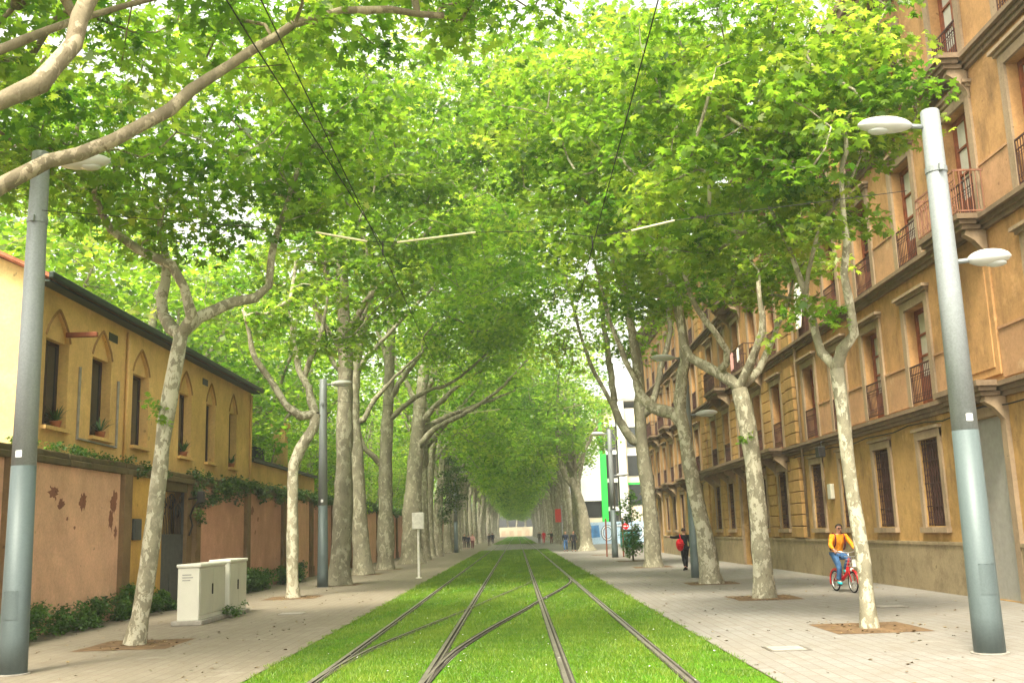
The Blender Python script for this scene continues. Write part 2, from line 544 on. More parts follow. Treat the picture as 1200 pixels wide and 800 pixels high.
def leaves(name, cen, nrm, size, tint, mat, parent=None, rng=None, shape=LEAF_MID, off=(0, 0, 0)):
    n, k = len(cen), len(shape)
    nrm = nrm / (np.linalg.norm(nrm, axis=1)[:, None] + 1e-9)
    a = rng.standard_normal((n, 3))
    u = np.cross(nrm, a)
    u /= np.linalg.norm(u, axis=1)[:, None] + 1e-9
    w = np.cross(nrm, u)
    sh = shape[None] * size[:, None, None]
    V = cen[:, None] + sh[..., 0:1] * u[:, None] + sh[..., 1:2] * w[:, None] + sh[..., 2:3] * nrm[:, None]
    V = V.reshape(-1, 3) - np.array(off)
    me = bpy.data.meshes.new(name)
    me.vertices.add(n * k)
    me.vertices.foreach_set('co', V.astype(np.float32).ravel())
    me.loops.add(n * k)
    me.loops.foreach_set('vertex_index', np.arange(n * k, dtype=np.int32))
    me.polygons.add(n)
    me.polygons.foreach_set('loop_start', np.arange(n, dtype=np.int32) * k)
    at = me.attributes.new('tint', 'FLOAT', 'FACE')
    at.data.foreach_set('value', np.clip(tint, 0, 1).astype(np.float32))
    me.materials.append(M[mat])
    me.update(calc_edges=True)
    o = bpy.data.objects.new(name, me)
    COL.objects.link(o)
    if parent is not None:
        o.parent = parent
    else:
        o.location = off
    return o


def clump_leaves(rng, clumps, per, rad, size, flat=0.5, axis=None, bright=None):
    """Leaf positions, normals, sizes and tints scattered round clump centres; rad is the clump radius."""
    C = np.repeat(clumps, per, axis=0)
    n = len(C)
    d = rng.standard_normal((n, 3))
    d /= np.linalg.norm(d, axis=1)[:, None]
    r = rad * rng.random(n) ** 0.5
    d = d * r[:, None] * np.array([1, 1, flat])
    d[:, 2] -= 0.25 * (d[:, 0] ** 2 + d[:, 1] ** 2) / rad          # sprays droop at their ends
    cen = C + d
    nrm = np.array([0, 0, 1.0]) + rng.standard_normal((n, 3)) * 0.55
    nrm[:, :2] += d[:, :2] / rad * 0.5
    sz = size * (0.55 + 0.65 * rng.random(n))
    ct = np.repeat(rng.normal(0.43, 0.20, len(clumps)) if bright is None else bright, per)  # leaf tone by clump; wide spread also puts canopy light and shadow into colour
    tint = ct + rng.normal(0, 0.15, n)
    return cen, nrm, sz, tint


# ------------------------------------------------------------------ trees
def crown_points(rng, ells, n, mind, zmin=None, keep=None):
    out = []
    tries = 0
    while len(out) < n and tries < n * 60:
        tries += 1
        c, r = ells[rng.integers(len(ells))]
        d = rng.standard_normal(3)
        d /= np.linalg.norm(d)
        q = np.array(c) + d * np.array(r) * (0.35 + 0.65 * rng.random() ** 0.6)
        if zmin is not None and q[2] < zmin: continue
        if keep is not None and not keep(q): continue
        if out and np.min(np.linalg.norm(np.array(out) - q, axis=1)) < mind: continue
        out.append(q)
    return np.array(out)


def grow(rng, limbs, att, zfork, base=0.011, power=0.46):
    """Skeleton: given limbs (polylines with end radii) plus a branch grown from the nearest wood to every leaf clump."""
    pos, par, rmin, chains = [], [], [], []
    for li, (pts, r0, r1) in enumerate(limbs):
        C = catmull(pts, 0.35)
        if li == 0:
            prev, ch = -1, []
        else:
            prev = int(np.argmin(np.linalg.norm(np.array(pos) - C[0], axis=1)))
            ch = [prev]
            C = C[1:]
        for i, q in enumerate(C):
            pos.append(q); par.append(prev); prev = len(pos) - 1; ch.append(prev)
            t = i / max(1, len(C) - 1)
            rmin.append(r0 + (r1 - r0) * t ** 0.8)
        chains.append((ch, r0, True))
    nfix = len(pos)
    P0 = np.array(pos)
    order = np.argsort([np.min(np.linalg.norm(P0 - a, axis=1)) for a in att])
    ends = []
    for ai in order:
        a = att[ai]
        A = np.array(pos)
        dv = a - A
        dist = np.linalg.norm(dv, axis=1)
        cost = dist * (1 + 0.5 * np.clip(-dv[:, 2] / (dist + 1e-6), 0, 1)) + np.where(A[:, 2] < zfork, 50, 0)
        i = int(np.argmin(cost))
        d = dist[i]
        p0 = A[i]
        pd = A[i] - A[par[i]] if par[i] >= 0 else np.array([0, 0, 1.0])
        pd = pd / (np.linalg.norm(pd) + 1e-9)
        mid = p0 + pd * d * 0.3 + np.array([0, 0, 0.12 * d]) + rng.standard_normal(3) * 0.07 * d
        mid = (mid + (p0 + a) / 2) / 2 + rng.standard_normal(3) * 0.05 * d
        k = max(2, int(d / 0.45))
        prev, ch = i, [i]
        for s in range(1, k + 1):
            t = s / k
            q = (1 - t) ** 2 * p0 + 2 * t * (1 - t) * mid + t * t * a + (rng.standard_normal(3) * 0.03 if s < k else 0)
            pos.append(q); par.append(prev); rmin.append(0.0); prev = len(pos) - 1; ch.append(prev)
        chains.append((ch, 0, False))
        ends.append(prev)
    n = len(pos)
    cnt = np.zeros(n)
    for e in ends:
        cnt[e] += 1
    for i in range(n - 1, -1, -1):
        if par[i] >= 0:
            cnt[par[i]] += cnt[i]
    rad = np.maximum(base * np.maximum(cnt, 0.5) ** power, np.array(rmin) * 0.0)
    rad[:nfix] = np.maximum(np.minimum(rad[:nfix], np.array(rmin[:nfix]) * 1.0), np.array(rmin[:nfix]))
    return np.array(pos), chains, rad


def tree_mesh(rng, limbs, att, zfork, name, mat, parent, trunk_flare=1.35, base=0.011, sides=14):
    pos, chains, rad = grow(rng, limbs, att, zfork, base)
    mb = MB()
    for ci, (ch, r0, fixed) in enumerate(chains):
        P = pos[ch]
        r = rad[ch].copy()
        if fixed and ci == 0:
            z = P[:, 2] - P[0, 2]
            r = r * (1 + (trunk_flare - 1) * np.exp(-z / 0.25))
            r *= 1 + 0.05 * np.sin(z * 2.1 + rng.random() * 6) + 0.03 * rng.standard_normal(len(z))
        elif fixed:
            jt = rng.standard_normal((len(P), 3)) * np.minimum(r, .15)[:, None] * .22
            jt[0] = 0
            P = P + jt
            r[0] = r[1]
            r *= 1 + 0.075 * rng.standard_normal(len(r))
        else:
            r[0] = min(r[0], r[1] * 1.25)
        n = sides if fixed and r[0] > 0.1 else (8 if r[0] > 0.045 else 5)
        mb.tube(P, r, n, 0, caps=False, wob=(0.04 if r[0] > .3 else 0.028) if r[0] > 0.06 else 0, rng=rng)
        mb.f.append(tuple(range(len(mb.v) - n, len(mb.v)))); mb.mi.append(0)
    return mb.build(name, mat, parent, smooth=True)


def make_tree(seed, loc, limbs, ells, nclump, mind, per, crad, size, zfork, label, group, bark_m='bark_young', leaf_m='leaf',
              shape=LEAF_FINE, zmin=None, keep=None, flat=0.5, flare=1.35, tint=0.0, name='plane_tree'):
    rng = np.random.default_rng(seed)
    root = empty(name, loc, label, 'tree', group)
    L = np.array(loc)
    lm = [([tuple(np.array(p) - L) for p in pts], a, b) for pts, a, b in limbs]
    el = [(np.array(c) - L, r) for c, r in ells]
    kp = None if keep is None else (lambda q: keep(q + L))
    att = crown_points(rng, el, nclump, mind, zmin, kp)
    tree_mesh(rng, lm, att, zfork, 'trunk', bark_m, root, flare)
    cen, nrm, sz, tn = clump_leaves(rng, att, per, crad, size, flat)
    leaves('crown', cen, nrm, sz, tn + tint, leaf_m, root, rng, shape)
    return root


# ------------------------------------------------------------------ ground, lawn, rails
def sheet(name, x0, x1, y0, y1, z, mat, kind='structure', div=None):
    mb = MB()
    if div:
        ys = np.arange(y0, y1 + div, div)
        for a, b in zip(ys[:-1], ys[1:]):
            mb.quad([(x0, a, z), (x1, a, z), (x1, b, z), (x0, b, z)])
    else:
        mb.quad([(x0, y0, z), (x1, y0, z), (x1, y1, z), (x0, y1, z)])
    return tag(mb.build(name, mat), kind=kind)


LX, RX = -3.52, 2.89
WALL_X, FX = -10.0, 10.6
sheet('ground', -900, 900, -300, 1500, -0.06, 'soil')
sheet('pavement_left', WALL_X - 0.2, LX - 0.1, -40, 420, 0.0, 'paving_left')
sheet('pavement_right', RX + 0.1, 40, -40, 420, 0.0, 'paving')
sheet('lawn_bed', LX - 0.1, RX + 0.1, -20, 107, -0.012, 'lawn')
sheet('lawn_bed_far', LX - 0.1, RX + 0.1, 160, 420, -0.012, 'lawn')
sheet('crossing_path', LX - 0.1, RX + 0.1, 107, 160, 0.0, 'paving')

LEFT_ROW = [(-6.98, 19.29), (-7.05, 32.86), (-6.95, 40.66), (-7.52, 50.78), (-7.24, 57.41), (-6.83, 67.8)]
RIGHT_ROW = [(6.0, 18.22), (6.11, 26.29), (6.17, 33.6), (6.3, 48.92), (6.48, 58.72)]
pit = MB()
rp = random.Random(3)
for x, y in LEFT_ROW + RIGHT_ROW + [(6.05, 91.3), (-6.9, 76), (6.2, 75)]:
    n = 20
    ring = []
    w = 0.72 if y < 45 else 0.8
    for i in range(n):
        t = i / n * 4
        s = int(t); u = (t - s) * 2 - 1
        px, py = [(u, -1), (1, u), (-u, 1), (-1, -u)][s]
        ring.append((x + px * w * 1.12 + rp.uniform(-.03, .03), y + py * w * 1.25 + rp.uniform(-.04, .04), 0.004))
    pit.quad(ring)
tag(pit.build('tree_pits', 'soil'), kind='structure')

# grass blades: short, dense near the camera, coarser with distance; none on the rails
RAILS = [-2.641, -1.205, 0.58, 2.019]
CROSS_A = [(-1.205, 11.0), (-1.2, 13.2), (-1.02, 16.57), (-0.53, 20.46), (0.05, 24.3), (0.57, 27.98), (1.1, 31.4), (1.44, 33.85), (1.78, 36.4), (1.95, 38.6), (2.0, 40.5)]
CROSS_B = [(-2.641, 11.5), (-2.64, 14.0), (-2.42, 17.3), (-1.95, 20.7), (-1.29, 25.15), (-0.67, 29.68), (0.0, 34.5), (0.36, 37.4), (0.53, 40.0), (0.575, 42.0)]


def grass(seed=5):
    rng = np.random.default_rng(seed)
    allV, tints = [], []
    for y0, y1, dens, h, w in ((4, 13, 500, .05, .014), (13, 21, 2100, .036, .009), (21, 34, 900, .042, .014), (34, 60, 260, .06, .026), (60, 107, 100, .07, .05), (160, 230, 30, .08, .1)):
        n = int((RX - LX + .44) * (y1 - y0) * dens)
        x = rng.uniform(LX - .22, RX + .22, n)
        y = rng.uniform(y0, y1, n)
        d = np.min(np.abs(x[:, None] - np.array(RAILS)[None]), axis=1)
        for CA in (CROSS_A,):
            cx = np.interp(y, [p[1] for p in CA], [p[0] for p in CA])
            lim = (y > CA[0][1]) & (y < CA[-1][1])
            lo = .13 if CA is CROSS_A else .05
            d = np.where(lim, np.minimum(d, np.abs(x - cx) * (.095 / lo)), d)
        edge = np.minimum(x - (LX - .22), RX + .22 - x)
        sx = np.where(x < 0, 0.0, 2.1)
        ragged = .12 + .05 * np.sin(y * 2.3 + sx) + .05 * np.sin(y * 5.9 + 1.3 + sx) + .04 * np.sin(y * 13.7 + sx)
        thin = np.sin(x * 1.3 + 2 * np.sin(y * .31)) * np.sin(y * .47 + 1.7 * np.sin(x * .8)) + .6 * np.sin(x * 5.1 + y * 1.9) * np.sin(y * 2.9 - x * 3.3)
        ok = (d > .095 + .02 * rng.standard_normal(n)) & (edge > ragged * rng.uniform(.5, 1.1, n)) & ((thin < .75) | (rng.random(n) < .35))
        x, y = x[ok], y[ok]
        n = len(x)
        pn = 0.5 + 0.22 * np.sin(x * 1.9 + 1.3 * np.sin(y * .43)) * np.sin(y * .61 + np.sin(x * 1.1)) + 0.2 * np.sin(x * 4.3 + y * 2.3) * np.sin(y * 3.7 - x * 2.1)
        hh = h * (0.5 + 0.9 * rng.random(n)) * (0.7 + 0.8 * pn)
        a = rng.uniform(0, 2 * math.pi, n)
        lean = rng.normal(0, .5, (n, 2)) * hh[:, None]
        b0 = np.stack([x - np.cos(a) * w / 2, y - np.sin(a) * w / 2, np.full(n, -.012)], 1)
        b1 = np.stack([x + np.cos(a) * w / 2, y + np.sin(a) * w / 2, np.full(n, -.012)], 1)
        tp = np.stack([x + lean[:, 0], y + lean[:, 1], hh - .012], 1)
        allV.append(np.stack([b0, b1, tp], 1).reshape(-1, 3))
        yellow = np.where(rng.random(n) < .06, .35, 0)
        tints.append(np.clip(.18 + .62 * pn + rng.normal(0, .16, n) + yellow, 0, 1))
    V = np.concatenate(allV); T = np.concatenate(tints)
    n = len(T)
    me = bpy.data.meshes.new('lawn_grass')
    me.vertices.add(n * 3); me.vertices.foreach_set('co', V.astype(np.float32).ravel())
    me.loops.add(n * 3); me.loops.foreach_set('vertex_index', np.arange(n * 3, dtype=np.int32))
    me.polygons.add(n); me.polygons.foreach_set('loop_start', np.arange(n, dtype=np.int32) * 3)
    at = me.attributes.new('tint', 'FLOAT', 'FACE'); at.data.foreach_set('value', T.astype(np.float32))
    me.materials.append(M['grass']); me.update(calc_edges=True)
    o = bpy.data.objects.new('lawn_grass', me); COL.objects.link(o)
    tag(o, 'bright green mown grass growing between the tram rails', 'grass', kind='stuff')


grass()


def rail(path, label, narrow=False):
    """Grooved tram rail: bright running head, dark groove, guard lip and rubber edges."""
    P = np.array([(x, y, 0) for x, y in path], float)
    T = np.gradient(P, axis=0)
    T /= np.linalg.norm(T, axis=1)[:, None]
    Nn = np.stack([T[:, 1], -T[:, 0], T[:, 2]], 1)
    prof = [(-.078, -.03, 1), (-.078, .006, 1), (-.062, .006, 1), (-.062, .018, 0), (-.006, .020, 0), (-.004, -.01, 1), (.030, -.01, 1), (.032, .016, 0), (.056, .016, 0), (.056, .006, 1), (.078, .006, 1), (.078, -.03, 1)]
    if narrow:
        prof = [(-.075, -.03, 1), (-.075, .010, 1), (-.03, .012, 1), (-.03, .02, 0), (.008, .021, 0), (.010, -.01, 1), (.035, -.01, 1), (.037, .014, 1), (.075, .010, 1), (.075, -.03, 1)]
    mb = MB()
    k = len(prof)
    for p, n in zip(P, Nn):
        for a, z, m in prof:
            mb.v.append((p[0] + n[0] * a, p[1] + n[1] * a, z))
    for i in range(len(P) - 1):
        for j in range(k - 1):
            b = i * k + j
            mb.f.append((b, b + 1, b + k + 1, b + k))
            mb.mi.append(prof[j + 1][2] if prof[j][2] != 0 or prof[j + 1][2] != 0 else 0)
    return tag(mb.build('tram_rail', ['steel', 'rail_dark']), label, 'rail', 'tram rails set in the lawn')


for x, lb in zip(RAILS, ('straight tram rail nearest the left pavement', 'straight tram rail left of the middle, where the dark curved rail branches off',
                         'straight tram rail right of the middle, crossed by the dark curved rail', 'straight tram rail nearest the right pavement')):
    rail([(x, y) for y in np.concatenate([np.arange(-10, 60, 2), np.arange(60, 421, 10)])], lb)
rail([tuple(p[:2]) for p in catmull([(x, y, 0) for x, y in CROSS_A], 0.8)][1:], 'dark curved rail sweeping across the lawn to the right track', True)
rail([tuple(p[:2]) for p in catmull([(x, y, 0) for x, y in CROSS_B], 0.8)][1:], 'faint curved rail half sunk in grass, branching from the leftmost rail', True)
fr = MB()
fr.quad([(-1.10, 14.2, -.004), (-0.92, 16.9, -.004), (-1.10, 16.9, -.004)])
fr.quad([(-2.55, 14.6, -.004), (-2.36, 17.2, -.004), (-2.55, 17.2, -.004)])
tag(fr.build('switch_paving', 'concrete'), kind='structure')


# ------------------------------------------------------------------ walls with openings
def wall_grid(mb, X, y0, y1, z0, z1, ops, depth, s=1, m=0, back=None):
    """Wall face in the plane x = X with rectangular openings and their reveals; s = +1 when the building lies towards +x."""
    ys = sorted({y0, y1} | {v for o in ops for v in o[:2] if y0 < v < y1})
    zs = sorted({z0, z1} | {v for o in ops for v in o[2:4] if z0 < v < z1})
    for ya, yb in zip(ys[:-1], ys[1:]):
        for za, zb in zip(zs[:-1], zs[1:]):
            yc, zc = (ya + yb) / 2, (za + zb) / 2
            if any(o[0] < yc < o[1] and o[2] < zc < o[3] for o in ops):
                continue
            q = [(X, ya, za), (X, ya, zb), (X, yb, zb), (X, yb, za)]
            mb.quad(q if s > 0 else q[::-1], m)
    for a, b, c, d in [o[:4] for o in ops]:
        D = X + s * depth
        mb.quad([(X, a, c), (D, a, c), (D, a, d), (X, a, d)], m)
        mb.quad([(X, b, c), (X, b, d), (D, b, d), (D, b, c)], m)
        mb.quad([(X, a, d), (D, a, d), (D, b, d), (X, b, d)], m)
        mb.quad([(X, a, c), (X, b, c), (D, b, c), (D, a, c)], m)


def railing(mb, x, ya, yb, z0, h, m=0, step=.11, t=.014, curl=True, ends=None):
    mb.box(x - t, x + t, ya, yb, z0 + h - .02, z0 + h + .02, m)
    mb.box(x - t * .8, x + t * .8, ya, yb, z0 + .05, z0 + .08, m)
    mb.box(x - t * .8, x + t * .8, ya, yb, z0 + h * .78, z0 + h * .8, m)
    n = max(2, int((yb - ya) / step))
    for i in range(n + 1):
        y = ya + (yb - ya) * i / n
        mb.box(x - t * .6, x + t * .6, y - t * .6, y + t * .6, z0 + .0801, z0 + h - .0201, m)
        if curl and i < n:
            yc = y + (yb - ya) / n / 2
            rr = min(.04, (yb - ya) / n * .4)
            for zc in (z0 + h * .68, z0 + h * .22):
                pts = [(x, yc + rr * math.cos(a), zc + rr * math.sin(a)) for a in np.linspace(0, 2 * math.pi, 9)]
                mb.tube(pts, t * .45, 4, m, caps=False)


# ---- the long tenement on the right
B = empty('apartment_building', (FX, 14, 0), 'long ochre four storey tenement with red-brown windows lining the right pavement', 'building')
BO = (FX, 14, 0)
BAYS_A = [16.0, 19.5, 22.8, 26.25, 29.7, 32.95, 36.2]
BAYS_P = [40.9, 44.2, 47.5, 50.8, 54.1]
BAYS_C = [59.2, 62.5, 65.8, 69.1, 72.4, 75.7, 79.0, 82.3]
BAYS = BAYS_A + BAYS_P + BAYS_C
DOORS = {22.8: .72, 47.5: .95, 75.7: .8}
FL = [(4.72, 2.55), (8.42, 2.75), (12.20, 2.55)]
YE = 86.0
BDEP = .32
low, up = MB(), MB()
ops = []
for y in BAYS:
    ops.append((y - DOORS[y], y + DOORS[y], 0.02, 3.98) if y in DOORS else (y - .62, y + .62, 1.62, 3.82))
wall_grid(low, FX, 14, YE, 0, 4.34, ops, BDEP, 1, 0)
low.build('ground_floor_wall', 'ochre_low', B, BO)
ops = [(y - .68, y + .68, z, z + h) for y in BAYS for z, h in FL if not (y == 22.8 and z < 5)]
wall_grid(up, FX, 14, YE, 4.34, 16.3, ops, BDEP, 1, 0)
up.quad([(FX, YE, 0), (FX + 13, YE, 0), (FX + 13, YE, 16.3), (FX, YE, 16.3)][::-1])
up.quad([(FX, 14, 0), (FX + 13, 14, 0), (FX + 13, 14, 16.3), (FX, 14, 16.3)])
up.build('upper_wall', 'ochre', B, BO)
rf = MB()
rf.box(FX + .05, FX + 13, 14.05, YE - .05, 16.31, 16.5)
rf.build('roof', 'tile', B, BO)

cn = MB()
for zt, sc in ((4.64, 1.0), (8.34, 1.0), (12.12, 1.0)):
    cn.box(FX - .09, FX + .02, 14, YE + .09, zt - .30, zt - .202)
    cn.box(FX - .16, FX + .02, 14, YE + .16, zt - .20, zt - .102)
    cn.box(FX - .27, FX + .02, 14, YE + .27, zt - .10, zt)
cn.build('string_course', 'cornice', B, BO)
cn = MB()
cn.box(FX - .15, FX + .02, 14, YE + .15, 15.6, 15.95)
cn.box(FX - .4, FX + .02, 14, YE + .4, 15.952, 16.2)
cn.box(FX - .75, FX + .02, 14, YE + .75, 16.202, 16.45)
cn.box(FX - .85, FX + .02, 14, YE + .85, 16.452, 16.62)
for y in np.arange(14.4, YE, .8):
    cn.box(FX - .62, FX - .151, y, y + .3, 15.97, 16.2)
cn.build('cornice', 'cornice', B, BO)

pl = MB()
segs, prev = [], 14.0
for y in sorted(DOORS):
    segs.append((prev, y - DOORS[y] - .24)); prev = y + DOORS[y] + .24
segs.append((prev, YE + .05))
for a, b in segs:
    pl.box(FX - .09, FX + .02, a, b, 0.002, 1.16)
    pl.box(FX - .115, FX + .02, a, b, 1.162, 1.24)
pl.build('plinth', 'plinth', B, BO)

dado = MB()
for zb, zh in FL[:2]:
    ed = [14.6] + BAYS + [YE - .5]
    for a, b in zip(ed[:-1], ed[1:]):
        a2, b2 = a + .97, b - .97
        if b2 - a2 < .5 or 37 < (a + b) / 2 < 58: continue
        dado = MB()
        dado.box(FX - .03, FX + .02, a2, b2, zb + .02, zb + 1.06)
        dado.box(FX - .055, FX + .02, a2, b2, zb + 1.062, zb + 1.12)
        dado.build('spandrel_panel', 'salmon', B, BO)

rs = MB()
def blocks(ya, yb, za, zb, proud, hh=.42):
    rs = MB()
    z = za
    while z + hh <= zb + .01:
        rs.box(FX - proud, FX + .02, ya, yb, z + .015, z + hh - .015, 0, .02)
        z += hh
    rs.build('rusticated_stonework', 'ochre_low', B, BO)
for ya, yb in ((38.0, 39.1), (56.0, 57.1)):
    blocks(ya, yb, 1.26, 4.2, .15)
    blocks(ya, yb, 4.68, 7.9, .15)
    blocks(ya, yb, 8.38, 11.7, .15)
    blocks(ya, yb, 12.16, 15.5, .15)
pe = [39.1] + BAYS_P + [56.0]
for i, (a, b) in enumerate(zip(pe[:-1], pe[1:])):
    a2 = a + (.98 if i else .03)
    b2 = b - (.98 if i < 5 else .03)
    blocks(a2, b2, 1.26, 4.2, .07)
    blocks(a2, b2, 4.68, 7.9, .06)

# windows: one of each kind with its parts, then copies
def ground_window():
    s = MB()
    s.box(-.05, .03, -.82, -.623, -.02, 2.42); s.box(-.05, .03, .623, .82, -.02, 2.42)
    s.box(-.055, .03, -.82, .82, 2.203, 2.40); s.box(-.11, .03, -.88, .88, 2.422, 2.50)
    s.box(-.13, .03, -.85, .85, -.16, -.022)
    w = s.build('window', 'trim', B)
    f = MB()
    f.box(.18, .22, -.62, .62, 0, 2.2)
    for k in range(14):
        f.box(.16, .18, -.6, .6, .08 + k * .15, .17 + k * .15)
    f.build('shutter', 'dark_wood', w)
    g = MB()
    for y in np.linspace(-.56, .56, 8):
        g.box(.03, .05, y - .011, y + .011, .02, 2.18)
    for z in (.06, .5, 1.08, 1.66, 2.1):
        g.box(.025, .055, -.6, .6, z - .014, z + .014)
    for z in (.28, .8, 1.36, 1.9):
        for y in np.linspace(-.48, .48, 7):
            g.tube([(.04, y + .06 * math.cos(a), z + .09 * math.sin(a)) for a in np.linspace(0, 2 * math.pi, 9)], .008, 4, 0, caps=False)
    g.build('grille', 'iron', w)
    return w


def upper_window(h, hood, railed=True, closed=False):
    s = MB()
    s.box(-.06, .03, -.92, -.683, 0.0, h + .24); s.box(-.06, .03, .683, .92, 0.0, h + .24)
    s.box(-.065, .03, -.68, .68, h + .003, h + .22)
    if hood:
        s.box(-.12, .03, -.98, .98, h + .242, h + .32); s.box(-.2, .03, -1.04, 1.04, h + .322, h + .40)
    w = s.build('window', 'trim', B)
    f = MB()
    for y0, y1 in ((-.68, -.57), (.57, .68), (-.05, .05)):
        f.box(.24, .31, y0, y1, 0, h)
    f.box(.245, .31, -.57, .57, h - .12, h - .001); f.box(.245, .31, -.57, .57, 0.001, .75)
    for z in np.linspace(.75, h - .12, 4)[1:3]:
        f.box(.25, .31, -.569, .569, z - .025, z + .025)
    f.build('frame', 'wood', w)
    p = MB()
    p.quad([(.30, -.66, .02), (.30, -.66, h - .02), (.30, .66, h - .02), (.30, .66, .02)])
    p.build('pane', 'dark_wood' if closed else 'curtain', w)
    if railed:
        r = MB()
        railing(r, -.03, -.66, .66, .02, 1.0)
        r.build('railing', 'iron', w)
    return w


gw = ground_window()
protos = {(fi, cl): upper_window(h, fi < 2, True, cl) for fi, (z, h) in enumerate(FL) for cl in (False, True)}
balc_p = upper_window(2.55, True, False)
rb = random.Random(11)
used = set()
def put(src, y, z):
    if src.name in used:
        dup_part(src, B, (0, y - 14, z))
    else:
        used.add(src.name); src.location = (0, y - 14, z)
for y in BAYS:
    if y not in DOORS:
        put(gw, y, 1.62)
    for fi, (z, h) in enumerate(FL):
        if y == 22.8 and fi == 0:
            continue
        put(protos[(fi, rb.random() < (.5 if y > 30 else .15))], y, z)

for y, w in DOORS.items():
    s = MB()
    s.box(-.10, .03, -w - .24, -w - .003, 0.003, 4.2); s.box(-.10, .03, w + .003, w + .24, 0.003, 4.2)
    s.box(-.105, .03, -w, w, 3.983, 4.2)
    d = s.build('door_surround', 'trim', B); d.location = (0, y - 14, 0)
    p = MB()
    if y == 22.8:
        p.box(.05, .10, -w + .002, w - .002, .021, 3.978)
        p.build('door', 'grey_door', d)
    else:
        p.box(.24, .30, -w + .002, w - .002, .021, 3.978)
        for k in (-1, 1):
            p.box(.2, .24, k * w * .5 - w * .4, k * w * .5 + w * .4, .3, 1.4); p.box(.2, .24, k * w * .5 - w * .4, k * w * .5 + w * .4, 1.6, 3.2)
        p.build('door', 'dark', d)


def balcony(y, z, half, proud=.72, rail_m='iron', brackets=2, h=1.0, railed=True):
    s = MB()
    x0 = FX - proud
    s.box(x0, FX - .271, y - half, y + half, z - .10, z + .02); s.box(x0 + .07, FX - .271, y - half + .07, y + half - .07, z - .2, z - .102)
    s.box(x0 + .14, FX - .161, y - half + .14, y + half - .14, z - .3, z - .202)
    sl = s.build('balcony', 'cornice', B, BO)
    for yy in np.linspace(y - half + .3, y + half - .3, brackets):
        b = MB()
        prof = [(FX - .03, z - .305), (x0 + .25, z - .305), (x0 + .22, z - .42), (x0 + .42, z - .55), (FX - .1, z - .8), (FX - .03, z - 1.0)]
        n0 = len(b.v)
        for t in (-.1, .1):
            for px, pz in prof: b.v.append((px, yy + t, pz))
        k = len(prof)
        b.f += [tuple(n0 + i for i in range(k)), tuple(n0 + k + i for i in reversed(range(k)))]
        b.f += [(n0 + i, n0 + k + i, n0 + k + (i + 1) % k, n0 + (i + 1) % k) for i in range(k)]
        b.mi += [0] * (k + 2)
        b.build('bracket', 'trim', sl, (0, 0, 0)).location = tuple(-v for v in BO)
    if not railed:
        return
    r = MB()
    railing(r, x0 + .05, y - half + .05, y + half - .05, z + .02, h, step=.12)
    for yy in (y - half + .05, y + half - .05):
        r.box(x0 + .065, FX - .02, yy - .014, yy + .014, z + h, z + h + .04)
        r.box(x0 + .065, FX - .02, yy - .012, yy + .012, z + .07, z + .1)
        for xx in np.arange(x0 + .17, FX - .05, .12):
            r.box(xx - .008, xx + .008, yy - .008, yy + .008, z + .1, z + h)
    if h < 1:
        r.box(x0 + .03, x0 + .034, y - half + .07, y + half - .07, z + .1, z + h - .03)
        for yy in (y - half + .03, y + half - .034): r.box(x0 + .08, FX - .03, yy, yy + .004, z + .1, z + h - .03)
    r.build('railing', rail_m, sl, (0, 0, 0)).location = tuple(-v for v in BO)


for fi, (z, h) in enumerate(FL):
    balcony(22.8, z - .06, 1.15, rail_m='rust_mesh', railed=fi == 1)
q = MB(); q.box(FX - .05, FX + .02, 21.9, 23.7, 4.83, 7.9, 0, .01); q.box(FX - .075, FX + .02, 22.1, 23.5, 5.0, 7.7, 0, .01)
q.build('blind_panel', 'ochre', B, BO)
balcony(47.5, FL[0][0] - .06, 7.9, .8, brackets=9, railed=False)
balcony(44.2, FL[1][0] - .06, 1.4, .8, 'iron'); balcony(50.8, FL[1][0] - .06, 1.4, .8, 'iron')
balcony(47.5, FL[2][0] - .06, 1.5, .8)
for y in (62.5, 69.1, 75.7):
    balcony(y, FL[0][0] - .06, 1.4, .7, railed=False)
    balcony(y, FL[1][0] - .06, 1.4, .7)
dp = MB()
dp.tube([(FX - .13, 37.4, 15.5), (FX - .13, 37.4, 1.3)], .05, 8)
dp.build('downpipe', 'trim', B, BO, True)

lt = MB()
lt.box(FX - .45, FX - .2, 34.35, 34.7, 3.95, 4.3, 0, .03)
lt.tube([(FX - .3, 34.5, 4.3), (FX - .3, 34.5, 4.45), (FX - .06, 34.5, 4.5)], .025, 6)
tag(lt.build('wall_lamp', 'black_iron', None, (FX, 34.5, 4)), 'small black floodlight fixed under the ledge of the ochre tenement', 'wall lamp')
mtb = MB()
mtb.box(FX - .14, FX - .001, 34.4, 34.75, 2.55, 3.05, 0, .02)
tag(mtb.build('meter_box', 'cabinet_grey', None, (FX, 34.5, 2.5)), 'small pale meter box on the tenement wall between two grilled windows', 'meter box')
cbl = MB()
rc = random.Random(4)
cbl.tube([(FX - .115, y, 4.22 + .05 * math.sin(y * 1.7) - rc.random() * .05) for y in np.arange(14, 60, 1.1)], .018, 5)
tag(cbl.build('facade_cable', 'wire', None, (FX, 30, 4.2)), 'black cable sagging along the ledge above the ground floor windows', 'cable')
lnd = MB()
rc = random.Random(8)
for i, (yy, m) in enumerate(((43.6, 0), (44.9, 2))):
    z0 = FL[1][0] + .9
    hgt = .5 + rc.random() * .25
    n0 = len(lnd.v)
    for j in range(6):
        for kx in (0, 1):
            lnd.v.append((FX - .77 + .03 * math.sin(j * 2 + i), yy + j * .07, z0 - kx * hgt + .02 * math.sin(j)))
    for j in range(5):
        a = n0 + j * 2
        lnd.f.append((a, a + 1, a + 3, a + 2)); lnd.mi.append(m)
